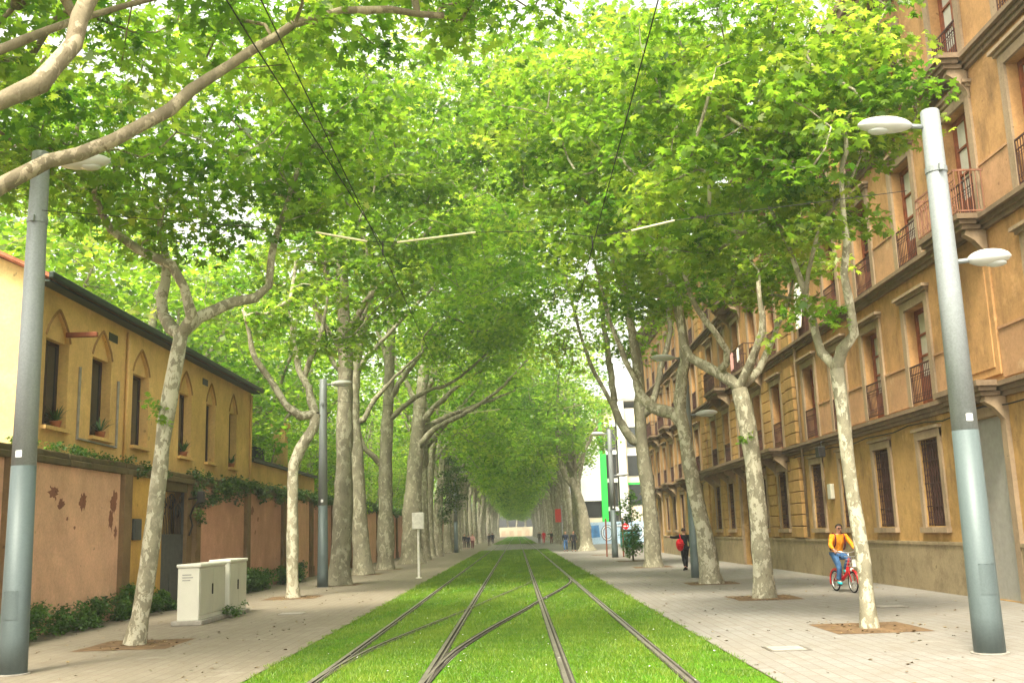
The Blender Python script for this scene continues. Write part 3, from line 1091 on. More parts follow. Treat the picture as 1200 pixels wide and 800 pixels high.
o = tag(lnd.build('laundry', ['cloth_white', 'red_cloth', 'pink_cloth'], None, (FX - .77, 44, 9)), 'pale laundry hung over a second floor balcony rail', 'laundry')
sm = o.modifiers.new('thick', 'SOLIDIFY'); sm.thickness = .012
ct = MB()
n0 = 0
for j in range(9):
    for kz in range(7):
        ct.v.append((FX - .12 - .10 * kz / 6 + .05 * math.sin(j * 1.9 + kz * .5), 35.9 + j * .09 * (1 - .35 * abs(kz - 2) / 5), 10.6 - kz * .32))
for j in range(8):
    for kz in range(6):
        a = j * 7 + kz
        ct.f.append((a, a + 1, a + 8, a + 7)); ct.mi.append(0)
o = tag(ct.build('curtain', 'cloth_white', None, (FX - .1, 36.2, 9)), 'pale grey sheet hanging out of a second floor window', 'curtain')
sm = o.modifiers.new('thick', 'SOLIDIFY'); sm.thickness = .012

# ---- garden wall on the left
W = empty('garden_wall', (WALL_X, 20, 0), 'long peach and pink plastered wall with stained pilasters along the left pavement', 'wall')
WO = (WALL_X, 20, 0)
GY0, GY1 = 29.3, 31.55
mb = MB()
segs = [(-6, 26.45, 0), (26.45, 29.3, 1), (31.55, 32.6, 3), (32.6, 38.4, 2), (38.4, 44.4, 2), (44.4, 50.4, 0), (50.4, 56.4, 2), (56.4, 80, 0), (80, 330, 2)]
for a, b, m in segs:
    mb.box(WALL_X - .4, WALL_X, a, b, 0, 3.55, m)
mb.build('wall', ['peach', 'wall_yellow', 'pink', 'pilaster'], W, WO)
lt2 = MB()
lt2.box(WALL_X - .38, WALL_X - .02, GY0 + .001, GY1 - .001, 3.3, 3.549)
lt2.build('gate_lintel', 'coping', W, WO)
cp = MB()
rc = random.Random(6)
y = -6
while y < 330:
    L_ = rc.uniform(1.0, 1.5) if y < 60 else 8
    jz = rc.uniform(-.015, .015); jx = rc.uniform(-.01, .02)
    cp.box(WALL_X - .5, WALL_X + .1 + jx, y + .006, y + L_ - .006, 3.552, 3.70 + jz, 0, .02)
    cp.box(WALL_X - .45, WALL_X + .05 + jx, y + .006, y + L_ - .006, 3.702 + jz, 3.84 + jz, 0, .03)
    y += L_
cp.build('coping', 'coping', W, WO)
ps = MB(); ps.box(0, .12, -.27, .27, 0, 3.549); ps.box(0, .17, -.32, .32, 0, .5, 0, .02)
p0 = ps.build('pilaster', 'pilaster', W)
for i, y in enumerate([8.4, 14.4, 20.4, 26.4, 32.3, 38.4, 44.4, 50.4, 56.4] + list(np.arange(62.4, 130, 6))):
    if i == 0: p0.location = (0, y - 20, 0)
    else: dup_part(p0, W, (0, y - 20, 0))
rc = random.Random(21)
def scar(y, z, w, h):
    q = MB()
    n = 26
    ring = [(WALL_X + .004, y + math.cos(a) * w * rc.uniform(.45, 1.15) + .12 * w * math.sin(3 * a), z + math.sin(a) * h * rc.uniform(.5, 1.15)) for a in np.linspace(0, 2 * math.pi, n, endpoint=False)]
    for i in range(n):
        q.quad([(WALL_X + .004, y, z), ring[i], ring[(i + 1) % n]])
    q.build('bare_patch', 'scar', W, WO)
for a in ((22.35, 2.95, .28, .18), (22.75, 2.72, .2, .12), (23.9, 2.78, .24, .22), (25.75, 2.85, .24, .3), (25.6, 2.4, .17, .3), (25.9, 2.1, .1, .2), (23.1, 2.4, .07, .05), (23.5, 2.2, .06, .05), (39.3, 2.9, .3, .18), (40.2, 2.6, .16, .12), (39.8, 2.1, .12, .1)):
    scar(*a)

G = empty('gate', (WALL_X - .15, GY0, 0), 'dark grey iron gate with scrollwork top in the garden wall, behind the white cabinets', 'gate')
GO = (WALL_X - .15, GY0, 0)
gx = WALL_X - .15
q = MB(); q.box(gx - .02, gx + .02, GY0 + .06, GY1 - .06, .06, 2.05)
q.box(gx + .021, gx + .04, GY0 + .07, GY1 - .07, .92, .98); q.box(gx + .021, gx + .045, GY0 + .07, GY1 - .07, 1.98, 2.05)
q.box(gx + .021, gx + .035, (GY0 + GY1) / 2 - .03, (GY0 + GY1) / 2 + .03, .07, .919)
q.build('panel', 'gate', G, GO)
q = MB(); q.box(gx - .04, gx + .04, GY0 + .003, GY0 + .058, 0.002, 3.29); q.box(gx - .04, gx + .04, GY1 - .058, GY1 - .003, 0.002, 3.29)
q.build('frame', 'gate', G, GO)
q = MB()
for y in np.arange(GY0 + .15, GY1 - .1, .14):
    q.box(gx - .01, gx + .01, y - .01, y + .01, 2.05, 2.75 + .4 * math.sin((y - GY0) / (GY1 - GY0) * math.pi))
for yc, zc, r0 in ((GY0 + .5, 2.75, .26), (GY0 + 1.1, 2.95, .3), (GY1 - .55, 2.7, .26), (GY1 - .3, 3.05, .16), (GY0 + .3, 3.05, .15)):
    q.tube([(gx + .03, yc + r0 * (1 - t * .7) * math.cos(7.5 * t), zc + r0 * (1 - t * .7) * math.sin(7.5 * t)) for t in np.linspace(0, 1, 22)], .016, 5)
q.build('scrollwork', 'black_iron', G, GO)
q = MB()
q.tube([(WALL_X + .01, 31.6, 3.1), (WALL_X + .35, 31.4, 3.12), (WALL_X + .55, 31.1, 3.05)], .025, 6)
q.tube([(WALL_X + .02, 31.7, 2.0), (WALL_X + .12, 31.7, 2.3), (WALL_X + .1, 31.5, 2.6), (WALL_X + .3, 31.2, 2.85), (WALL_X + .5, 31.1, 3.05)], .03, 6)
q.box(WALL_X + .45, WALL_X + .65, 31.0, 31.2, 2.95, 3.3, 0, .03)
tag(q.build('bracket_lantern', 'black_iron', None, (WALL_X, 31.4, 2.5)), 'black scrolled bracket with an old lantern beside the gate', 'lantern')
q = MB(); q.box(WALL_X + .001, WALL_X + .07, 27.0, 27.55, 1.9, 2.45, 0, .015); q.box(WALL_X + .071, WALL_X + .08, 27.06, 27.49, 1.96, 2.39)
tag(q.build('wall_box', 'gate', None, (WALL_X, 27.8, 2.1)), 'dark square metal box on the yellow stretch of wall left of the gate', 'wall box')
q = MB(); q.box(WALL_X + .001, WALL_X + .05, 32.0, 32.02 + .26, 1.5, 1.82, 0, .01); q.box(WALL_X + .051, WALL_X + .056, 32.05, 32.23, 1.56, 1.76)
o = q.build('intercom', 'pilaster', None, (WALL_X, 32.1, 1.6)); o.location.x += .125
tag(o, 'small square intercom plate on the pier right of the gate', 'intercom')

# ---- golden house behind the wall
HX = -10.6
HY0, HY1, HT = 22.6, 41.2, 7.85
H = empty('house', (HX, HY0, 0), 'golden yellow house with six pointed-arch windows behind the garden wall', 'house')
HO = (HX, HY0, 0)
HB = [(23.55, .62), (26.15, .62), (28.95, .64), (32.95, .62), (35.75, .55), (38.6, .52)]
SILL, LINT, APEX = 4.5, 6.55, 7.25
mb = MB()
wall_grid(mb, HX, HY0, HY1, 0, HT, [(y - w, y + w, SILL, APEX) for y, w in HB], .30, -1)
for y, w in HB:
    mb.box(HX - .30, HX - .10, y - w, y + w, LINT, APEX)
    cur = [(y - w, LINT), (y - w * .84, LINT + .22), (y - w * .5, LINT + .46), (y - w * .2, LINT + .62), (y, APEX - .005)]
    for sg in (-1, 1):
        c2 = [(y + sg * (p[0] - y), p[1]) for p in cur]
        corner = (y - sg * w, APEX)
        pts = [(HX, a, b) for a, b in c2]
        for i in range(len(c2) - 1):
            mb.quad([(HX, *corner), pts[i], pts[i + 1]])
            mb.quad([pts[i], pts[i + 1], (HX - .10, *c2[i + 1]), (HX - .10, *c2[i])])
    for sg in (-1, 1):
        ho = MB(); ho.tube([(HX + .006, y + sg * (p[0] - y) * 1.04, p[1] + .02) for p in cur], .032, 6)
        ho.build('arch_moulding', 'gold_dark', H, HO)
mb.quad([(HX, HY1, 0), (HX, HY1, HT), (HX - 4.9, HY1, 10.1), (HX - 9.8, HY1, HT), (HX - 9.8, HY1, 0)])
mb.build('wall', 'gold', H, HO)
mb = MB()
mb.quad([(HX, HY0, 0), (HX, HY0, HT), (HX - 4.9, HY0, 10.1), (HX - 9.8, HY0, HT), (HX - 9.8, HY0, 0)][::-1])
mb.build('gable', 'gold_lit', H, HO)
mb = MB()
for sg in (0, 1):
    xe, xr = (HX + .32, HX - 4.9) if sg == 0 else (HX - 10.25, HX - 4.9)
    ze = HT - .12
    p = [(xe, HY0 - .35, ze), (xe, HY1 + .35, ze), (xr, HY1 + .35, 10.25), (xr, HY0 - .35, 10.25)]
    mb.quad(p if sg else p[::-1]); mb.quad([(a, b, c + .1) for a, b, c in p])
    for i in range(4):
        a, b = p[i], p[(i + 1) % 4]
        mb.quad([a, b, (b[0], b[1], b[2] + .1), (a[0], a[1], a[2] + .1)])
    for yy in np.arange(HY0 - .3, HY1 + .3, .24):
        mb.tube([(xe + (-.12 if sg == 0 else .12), yy, ze + .07), (xr, yy, 10.35)], .06, 6)
mb.build('roof', 'tile', H, HO)
mb = MB()
mb.box(HX + .31, HX + .43, HY0 - .4, HY1 + .4, HT - .15, HT + .01, 0, .03); mb.box(HX + .001, HX + .30, HY0 - .3, HY1 + .3, HT - .2, HT - .15)
mb.build('gutter', 'gutter', H, HO)
def house_window(w):
    q = MB(); q.box(0, .12, -w - .06, w + .06, -.09, -.003)
    f = q.build('window', 'gold', H)
    q = MB()
    for a, b in ((-w, -w + .08), (w - .08, w), (-.04, .04)):
        q.box(-.30, -.25, a, b, 0, LINT - SILL)
    q.box(-.299, -.251, -w + .08, w - .08, 0, .1); q.box(-.299, -.251, -w + .08, w - .08, LINT - SILL - .08, LINT - SILL)
    q.build('frame', 'dark_wood', f)
    q = MB(); q.quad([(-.28, -w, 0), (-.28, w, 0), (-.28, w, LINT - SILL), (-.28, -w, LINT - SILL)])
    q.build('pane', 'glass', f)
    return f
for y, w in HB:
    house_window(w).location = (0, y - HY0, SILL)
q = MB(); q.tube([(HX + .07, 27.75, HT - .3), (HX + .07, 27.75, 3.6)], .05, 8); q.tube([(HX + .07, HY1 - .2, HT - .3), (HX + .07, HY1 - .2, 3.6)], .05, 8)
q.build('downpipe', 'gold', H, HO, True)
q = MB(); q.tube([(HX + .035, 24.75, 6.1), (HX + .035, 24.75, 4.35), (HX + .035, 27.2, 4.33), (HX + .035, 27.2, 6.1)], .035, 6)
q.build('conduit', 'concrete', H, HO)
q = MB(); q.box(HX + .001, HX + .75, 23.9, 24.02, 6.68, 6.8, 0, .02)
q.build('beam_stub', 'wood', H, HO)
q = MB()
for y in (25.9 + .6, 35.0 - .3): q.box(HX + .001, HX + .012, y, y + .6, 7.1, 7.32)
q.build('vent', 'dark', H, HO)

ob = empty('outbuilding', (-11.3, 42.6, 0), 'low ochre outbuilding with a dark flat roof behind the garden wall', 'outbuilding')
OO = (-11.3, 42.6, 0)
q = MB(); q.box(-16, -10.9, 42.6, 56, 0, 5.0); q.build('wall', 'gold', ob, OO)
q = MB(); q.box(-16.2, -10.75, 42.4, 56.2, 5.002, 5.14); q.build('roof', 'gutter', ob, OO)
q = MB(); q.box(-12.0, -11.4, 51.0, 51.7, 5.14, 7.3); q.box(-12.1, -11.3, 50.9, 51.8, 7.302, 7.5); q.build('chimney', 'gold', ob, OO)
q = MB(); q.box(-13.6, -12.3, 49.0, 50.6, 5.142, 6.2, 0, .03); q.build('roof_unit', 'gutter', ob, OO)

# ---- modern white block beyond the tenement, graffiti hoarding
V = empty('modern_building', (9.3, 140, 0), 'white modern block with a bright green vertical strip past the tenement', 'building')
VO = (9.3, 140, 0)
def vbox(n, m, *b, bev=0):
    q = MB(); q.box(*b, 0, bev); return q.build(n, m, V, VO)
vbox('wall', 'white_wall', 8.9, 11.6, 140, 165, 5.6, 19)
vbox('base_wall', 'cream_wall', 8.9, 11.6, 140.3, 165, 0, 3.4)
vbox('ground_window', 'glass', 9.2, 11.5, 140.25, 140.6, 3.4, 5.6)
vbox('green_strip', 'green_panel', 11.602, 12.4, 139.4, 150, 2.8, 12.3); vbox('green_strip', 'green_panel', 11.3, 12.0, 139.5, 139.99, 13.5, 19)
vbox('wall', 'cream_wall', 12.4, 14.0, 141, 165, 0, 18.6)
for k in range(4):
    w = vbox('window', 'glass', 12.5, 13.9, 140.7, 140.99, 1.0 + k * 3.8, 4.2 + k * 3.8)
    q = MB(); q.box(12.42, 13.98, 140.5, 140.9, 4.22 + k * 3.8, 4.75 + k * 3.8); q.build('spandrel', 'white_wall', w, VO)
vbox('column', 'white_wall', 14.05, 15.0, 138.5, 139.5, 0, 18.8)
vbox('wall', 'cream_wall', 15.01, 34, 140, 165, 0, 18)
for k in range(3):
    for j in range(4):
        w = vbox('window', 'glass', 15.4 + j * 4.2, 18.2 + j * 4.2, 139.9, 139.99, 8.8 + k * 3.9 - 3.9, 11.5 + k * 3.9 - 3.9)
        q = MB(); q.box(15.3 + j * 4.2, 18.3 + j * 4.2, 139.8, 139.98, 11.52 + k * 3.9 - 3.9, 11.8 + k * 3.9 - 3.9); q.build('lintel', 'green_panel' if (k + j) % 3 == 0 else 'white_wall', w, VO)
vbox('roof', 'concrete', 8.8, 34.1, 139.9, 165.1, 19.002, 19.3)

K = empty('graffiti_wall', (7.6, 131, 0), 'low hoarding covered in blue and white graffiti letters beyond the right hand trees', 'wall')
KO = (7.6, 131, 0)
q = MB(); q.box(7.0, 24, 131, 131.2, 0, 2.7); q.build('panel', 'blue_van', K, KO)
rg = random.Random(2)
def spray(pts, r, m, y=130.985):
    q = MB(); q.tube([(a, y, b) for a, b in pts], r, 8, 0, squash=1.0)
    for i, v in enumerate(q.v): q.v[i] = (v[0], y + (v[1] - y) * .05, v[2])
    q.build('graffiti', m, K, KO)
circ = lambda cx, cz, rx, rz, n=18: [(cx + rx * math.cos(a), cz + rz * math.sin(a)) for a in np.linspace(0, 2 * math.pi, n)]
spray([(7.2, 2.3), (7.9, .5), (8.7, 2.4)], .18, 'graffiti_white'); spray([(9.0, 1.5), (10.4, 1.6)], .75, 'graffiti_blue')
spray(circ(11.4, 1.35, .65, .85), .16, 'graffiti_black', 130.97); spray(circ(11.4, 1.35, .65, .85), .08, 'graffiti_white', 130.95)
spray([(12.3, 2.2), (14.0, 2.2)], .16, 'graffiti_black', 130.97); spray([(13.2, 2.2), (13.2, .4)], .16, 'graffiti_black', 130.97); spray([(12.3, 2.2), (14.0, 2.2)], .07, 'graffiti_white', 130.95)
spray(circ(15.2, 1.35, .7, .85), .16, 'graffiti_black', 130.97); spray(circ(15.2, 1.35, .7, .85), .08, 'graffiti_white', 130.95)
spray([(17.2, .5), (17.8, 2.2), (18.6, .5)], .15, 'graffiti_black', 130.97)

# ------------------------------------------------------------------ trees
# the tree just outside the frame on the left whose limbs hang over the corner
make_tree(101, (-7.6, 9.0, 0),
          [([(-7.6, 9.0, 0), (-7.55, 9.1, 2), (-7.4, 9.3, 3.6), (-7.0, 9.8, 4.8)], .24, .19),
           ([(-7.0, 9.8, 4.8), (-6.6, 10.5, 5.1), (-6.25, 11.0, 5.4), (-5.89, 11.38, 5.98), (-5.49, 11.75, 6.39), (-4.93, 12.12, 6.77), (-4.32, 12.5, 7.33), (-3.89, 12.88, 7.94), (-3.18, 13.25, 8.66), (-2.29, 13.62, 9.26), (-0.84, 14.0, 9.33)], .11, .045),
           ([(-7.0, 9.8, 4.8), (-6.5, 9.9, 5.6), (-6.02, 10.0, 6.1), (-5.31, 10.14, 6.42), (-4.99, 10.29, 6.72), (-4.88, 10.43, 7.01), (-4.77, 10.57, 7.3), (-4.78, 10.71, 7.68), (-4.68, 10.86, 8.08), (-4.47, 11.0, 8.7)], .13, .09),
           ([(-7.0, 9.8, 4.8), (-6.9, 10.3, 6.2), (-6.37, 11.0, 7.15), (-6.06, 11.5, 7.72), (-5.69, 12.0, 8.22), (-5.26, 12.5, 8.71), (-4.66, 13.0, 9.22)], .085, .04)],
          [((-3.6, 13.6, 10.6), (4.3, 3.6, 1.9)), ((-6.6, 12.6, 10.2), (2.6, 3.2, 2.0)), ((-8.6, 15.6, 9.0), (1.9, 2.0, 1.7)), ((-1.2, 15.0, 10.9), (2.4, 2.6, 1.2))], 130, .62, 95, .8, .185, 5.0,
          'young plane tree whose limbs cross the upper left corner before the lamp post', 'street plane trees', 'bark_limb', zmin=7.3)
make_tree(102, (-7.0, 19.3, 0),
          [([(-7.01, 19.3, 0.0), (-6.86, 19.3, 0.98), (-6.72, 19.3, 2.37), (-6.59, 19.3, 3.96), (-6.4, 19.3, 5.26), (-6.33, 19.3, 5.72)], .160, .140),
           ([(-6.36, 19.35, 5.66), (-6.58, 19.5, 5.85), (-6.80, 19.65, 6.2), (-6.86, 19.85, 7.28), (-7.11, 20.0, 8.58)], .13, .05),
           ([(-6.3, 19.3, 5.72), (-6.09, 19.13, 6.02), (-6.2, 18.97, 6.6), (-6.4, 18.8, 6.95), (-6.92, 18.63, 7.2), (-7.43, 18.47, 7.59), (-7.89, 18.3, 8.72)], .12, .045),
           ([(-6.3, 19.3, 5.72), (-6.06, 19.44, 6.08), (-5.47, 19.59, 6.38), (-5.01, 19.73, 6.5), (-4.78, 19.87, 6.77), (-4.78, 20.01, 7.43), (-4.53, 20.16, 8.55), (-4.22, 20.3, 9.7)], .11, .04)],
          [((-6.0, 19.3, 9.7), (3.3, 3.2, 2.4)), ((-4.6, 20.5, 10.5), (2.6, 2.6, 2.0)), ((-8.4, 18.6, 9.2), (2.0, 2.2, 1.5))], 125, .66, 82, .85, .185, 6.4,
          'slim leaning pale plane tree in front of the yellow wall, left of the white cabinets', 'street plane trees', zmin=7.2)
make_tree(103, (-7.06, 32.9, 0),
          [([(-7.06, 32.9, -0.0), (-7.08, 32.9, 1.57), (-7.07, 32.9, 4.11), (-6.85, 32.9, 4.65), (-6.42, 32.9, 5.32), (-6.37, 32.9, 5.74)], .19, .16),
           ([(-6.42, 32.9, 5.6), (-7.12, 32.57, 5.86), (-7.65, 32.23, 6.79), (-8.07, 31.9, 7.44), (-8.4, 31.5, 9.0)], .14, .06),
           ([(-6.37, 32.9, 5.74), (-6.64, 33.15, 6.61), (-7.03, 33.4, 7.31), (-7.23, 33.65, 8.14), (-7.44, 33.9, 9.22)], .13, .06),
           ([(-6.87, 33.2, 7.15), (-6.41, 33.07, 8.01), (-6.22, 33.23, 8.61), (-6.05, 33.4, 9.95)], .09, .04)],
          [((-6.6, 33, 10.4), (4.0, 4, 3.2)), ((-4.5, 33, 12.4), (3.4, 3.6, 3.0)), ((-2.6, 32.5, 15.0), (3.2, 3.4, 2.4)), ((-5.5, 33, 15.0), (3.2, 3.4, 2.2))], 175, .75, 90, .95, .205, 7.0,
          'kinked plane tree with an elbow in its trunk, just left of the second lamp post', 'street plane trees', zmin=7.6)
BIG = [
    (104, [(-6.95, 40.7, 0), (-6.79, 40.7, 2.77), (-6.72, 40.7, 6.12), (-6.68, 40.7, 8.88), (-6.78, 40.7, 11.0), (-6.9, 40.8, 14)], .43, .22,
     [[(-6.68, 40.7, 9.2), (-6.03, 41.03, 10.69), (-5.54, 41.37, 12.19), (-5.0, 41.7, 15.25)], [(-6.7, 40.7, 9.0), (-7.6, 40.2, 10.5), (-8.6, 39.8, 13)], [(-6.7, 40.7, 10.0), (-5.0, 40.2, 12.0), (-2.8, 39.8, 14.2), (-1.2, 39.7, 15.6)]],
     'thick straight plane tree right beside the second left lamp post'),
    (105, [(-7.48, 50.8, 0), (-7.72, 50.8, 2.98), (-7.79, 50.8, 5.48), (-7.96, 50.8, 8.03), (-7.87, 50.8, 9.75), (-7.47, 50.8, 12.36), (-6.81, 50.8, 14.56)], .47, .2,
     [[(-7.9, 50.8, 9.0), (-9.2, 50.4, 11.0), (-10, 50, 14)], [(-7.8, 50.8, 10.0), (-5.5, 51, 12.6), (-3, 51.4, 15.2)], [(-7.7, 50.8, 7.2), (-6.4, 51.2, 9.2), (-4.5, 51.5, 11)]],
     'third large pale plane trunk on the left, bowed slightly left at mid height'),
    (106, [(-7.24, 57.4, 0), (-7.21, 57.4, 3.09), (-7.19, 57.4, 5.91), (-7.01, 57.4, 9.26), (-6.84, 57.4, 12.69), (-6.59, 57.4, 16.0)], .5, .2,
     [[(-7.1, 57.4, 8.0), (-5.4, 57.0, 9.4), (-3.2, 56.6, 10.2), (-1.0, 56.2, 11.9)], [(-7.2, 57.4, 5.6), (-8.2, 57.1, 6.5), (-8.9, 56.9, 8.4), (-9.6, 56.6, 11.5)], [(-7.0, 57.4, 9.3), (-5, 57, 12), (-2.5, 56.5, 14.8), (-.5, 56, 16)], [(-6.9, 57.4, 11), (-7.8, 57.8, 14), (-8.4, 58, 17)]],
     'tall upright plane tree with a low stub limb on its left side'),
    (107, [(-6.83, 67.8, 0), (-6.79, 67.8, 3.27), (-6.32, 67.8, 8.84), (-5.86, 67.8, 12.84), (-5.64, 67.8, 15.76)], .75, .25,
     [[(-6.3, 67.8, 9), (-4.6, 67.4, 10.6), (-2.4, 67, 12.2), (-.3, 66.6, 12.8)], [(-6.6, 67.8, 7.2), (-5.2, 67.2, 8.6), (-3.0, 66.6, 9.6), (-.8, 66.2, 11.0), (1.2, 66.0, 13.0)], [(-6.4, 67.8, 8.3), (-4.8, 68.6, 9.4), (-2.4, 69.6, 10.4), (.2, 70.2, 11.4)], [(-6.0, 67.8, 11), (-4, 68.4, 14), (-1.5, 69, 16.6)], [(-6.2, 67.8, 10), (-7.6, 68, 13), (-8.6, 68, 16)]],
     'massive plane tree leaning right behind the box on a pole, boughs over the tracks')]
for sd, tr, r0, r1, lm, lb in BIG:
    x, y = tr[0][:2]
    make_tree(sd, (x, y, 0), [(tr, r0, r1)] + [(l, r0 * .32, .05) for l in lm],
              [((-4.4, y, 15.2), (6.2, 5.2, 5.6)), ((-6.8, y, 13.2), (4.6, 4.6, 4.6)), ((-1.6, y, 17.5), (4.2, 4.6, 3.8)), ((-3.0, y, 20.0), (4.5, 4.6, 3.2)), ((-.8, y, 13.2), (2.6, 4.6, 2.0))], 205, 1.0, 66, 1.25, .26, 8.5,
              lb, 'mature plane trees on the left', 'bark_old', 'leaf_far', LEAF_MID, zmin=11.2, flare=1.2)

make_tree(111, (6.0, 18.2, 0),
          [([(6.0, 18.2, -0.01), (6.0, 18.2, 1.08), (5.9, 18.2, 2.55), (5.87, 18.2, 3.76), (5.84, 18.2, 4.5)], .130, .115),
           ([(5.83, 18.2, 4.5), (5.66, 18.4, 4.85), (5.57, 18.6, 5.56), (5.49, 18.8, 6.27), (5.4, 19.0, 6.99), (5.11, 19.2, 7.92)], .085, .035),
           ([(5.84, 18.2, 4.5), (5.9, 18.03, 4.81), (6.11, 17.87, 5.05), (6.02, 17.7, 5.67), (5.9, 17.53, 6.1), (5.94, 17.37, 6.59), (5.9, 17.2, 7.87)], .10, .04),
           ([(5.5, 18.7, 6.04), (5.69, 18.03, 7.03), (6.17, 17.87, 7.69), (6.48, 17.7, 8.36)], .05, .025)],
          [((5.5, 17.9, 8.7), (1.7, 2.2, 2.0)), ((4.3, 18.9, 8.6), (2.3, 2.4, 2.1)), ((5.6, 18.2, 10.4), (2.0, 2.2, 1.4)), ((4.0, 19.2, 10.4), (2.4, 2.4, 1.5)), ((6.7, 17.9, 9.6), (1.2, 1.8, 1.1))], 135, .55, 95, .72, .175, 5.2,
          'slim forked plane tree nearest the right lamp post, beside the cyclist', 'street plane trees', zmin=6.3, keep=lambda q: q[0] < (7.5 if q[2] > 8.7 else 6.9), tint=.10)
make_tree(112, (6.13, 26.3, 0),
          [([(6.13, 26.3, -0.0), (6.13, 26.3, 1.67), (6.08, 26.3, 3.39), (5.96, 26.3, 4.71), (5.87, 26.3, 5.27)], .25, .21),
           ([(5.87, 26.3, 5.27), (5.42, 26.68, 5.74), (4.81, 27.05, 6.21), (4.68, 27.43, 6.75), (4.71, 27.8, 8.27)], .16, .06),
           ([(5.5, 26.55, 5.62), (5.59, 26.05, 6.24), (5.2, 25.8, 6.7), (4.65, 25.55, 7.6), (4.45, 25.3, 8.58)], .10, .05),
           ([(5.91, 26.3, 5.33), (6.06, 26.05, 5.74), (6.17, 25.8, 6.13), (6.36, 25.55, 6.57), (6.36, 25.3, 7.84)], .12, .05),
           ([(5.91, 26.3, 5.33), (6.49, 26.55, 5.8), (6.77, 26.8, 6.22), (7.02, 27.05, 6.72), (7.64, 27.3, 7.82)], .12, .05)],
          [((4.6, 26.5, 10.2), (3.4, 3.3, 2.9)), ((6.9, 26.8, 9.2), (1.9, 2.4, 1.9)), ((3.2, 26.5, 12.2), (3.0, 3.0, 2.2)), ((4.4, 26.2, 13.6), (3.2, 3.0, 1.8)), ((1.4, 26.6, 13.4), (2.2, 2.6, 1.4))], 165, .72, 95, .88, .195, 6.0,
          'pale mottled plane tree with a four-way fork in front of the dark tenement doorway', 'street plane trees', zmin=7.2, tint=.06)
make_tree(113, (6.17, 33.6, 0),
          [([(6.17, 33.6, -0.03), (6.05, 33.6, 1.42), (5.78, 33.6, 3.2), (5.58, 33.6, 5.02), (5.52, 33.6, 5.87), (5.67, 33.6, 6.83), (5.8, 33.6, 7.57), (5.55, 33.6, 9.62), (5.11, 33.6, 12.03)], .31, .11),
           ([(5.58, 33.6, 5.02), (5.35, 33.9, 5.48), (4.69, 34.2, 5.74), (4.38, 34.5, 6.25), (4.28, 34.8, 7.54), (4.13, 35.1, 9.72), (3.9, 35.2, 12)], .21, .07),
           ([(4.5, 34.4, 6.1), (3.6, 34.5, 8.2), (3.0, 34.6, 11)], .10, .05)],
          [((4.3, 33.8, 13.4), (3.8, 4.0, 4.2)), ((2.6, 33.5, 15.0), (3.6, 3.6, 3.2)), ((5.6, 33.6, 11.2), (2.4, 2.6, 2.4)), ((1.2, 33.0, 16.4), (2.6, 3.2, 2.4)), ((3.8, 33.5, 17.4), (3.4, 3.4, 2.2))], 190, .85, 85, 1.0, .22, 7.5,
          'leaning plane tree with a thick left bough, touching the second right lamp post', 'street plane trees', zmin=9.0, tint=.04)
make_tree(114, (6.33, 48.9, 0),
          [([(6.33, 48.9, -0.04), (6.31, 48.9, 2.51), (6.09, 48.9, 5.73), (6.09, 48.9, 7.37), (6.12, 48.9, 9.44), (5.57, 48.9, 13.27), (4.71, 48.9, 16.5)], .42, .13),
           ([(6.09, 48.9, 5.73), (5.45, 49.15, 6.26), (5.0, 49.4, 7.46), (4.83, 49.65, 9.6), (4.43, 49.9, 13.98)], .22, .09),
           ([(6.11, 48.9, 6.96), (6.69, 48.65, 7.73), (7.01, 48.4, 8.92), (7.65, 48.15, 11.34), (7.01, 47.9, 15.1)], .18, .07),
           ([(5.2, 49.3, 6.9), (3.8, 49.6, 10), (3.0, 49.8, 13.5), (2.6, 50, 16)], .12, .05)],
          [((4.4, 49, 16.6), (5.2, 5.0, 4.6)), ((2.2, 49, 17.6), (4.4, 4.6, 3.4)), ((7, 48.5, 14.5), (2.4, 3, 2.4)), ((3.4, 48.6, 12.0), (2.8, 4, 2.6)), ((5.4, 49.5, 12.2), (2.4, 3.4, 2.4))], 165, 1.0, 62, 1.2, .26, 8,
          'many-limbed old plane tree before the far end of the tenement', 'street plane trees', 'bark_old', 'leaf_far', LEAF_MID, zmin=9.4)
make_tree(116, (6.05, 91.3, 0),
          [([(6.09, 91.3, 0), (5.87, 91.3, 3.32), (5.35, 91.3, 5.19), (4.86, 91.3, 6.33)], .62, .3),
           ([(5.14, 91.3, 5.57), (4.2, 91.3, 7.11), (3.88, 91.3, 10.9), (4.24, 91.3, 15.51)], .26, .10),
           ([(5.43, 91.3, 5.41), (6.06, 91.3, 7.79), (6.68, 91.3, 9.67), (7.49, 91.3, 10.79)], .2, .1)],
          [((3.6, 91, 15), (5.5, 5, 6)), ((1.5, 91, 17), (4.6, 4.6, 4.5)), ((3.2, 91, 10.5), (3.6, 4, 3))], 160, 1.1, 55, 1.3, .33, 8,
          'stout dark plane tree leaning left with a sharp fork, in front of the graffiti', 'street plane trees', 'bark_old', 'leaf_far', LEAF_MID, zmin=7.5)

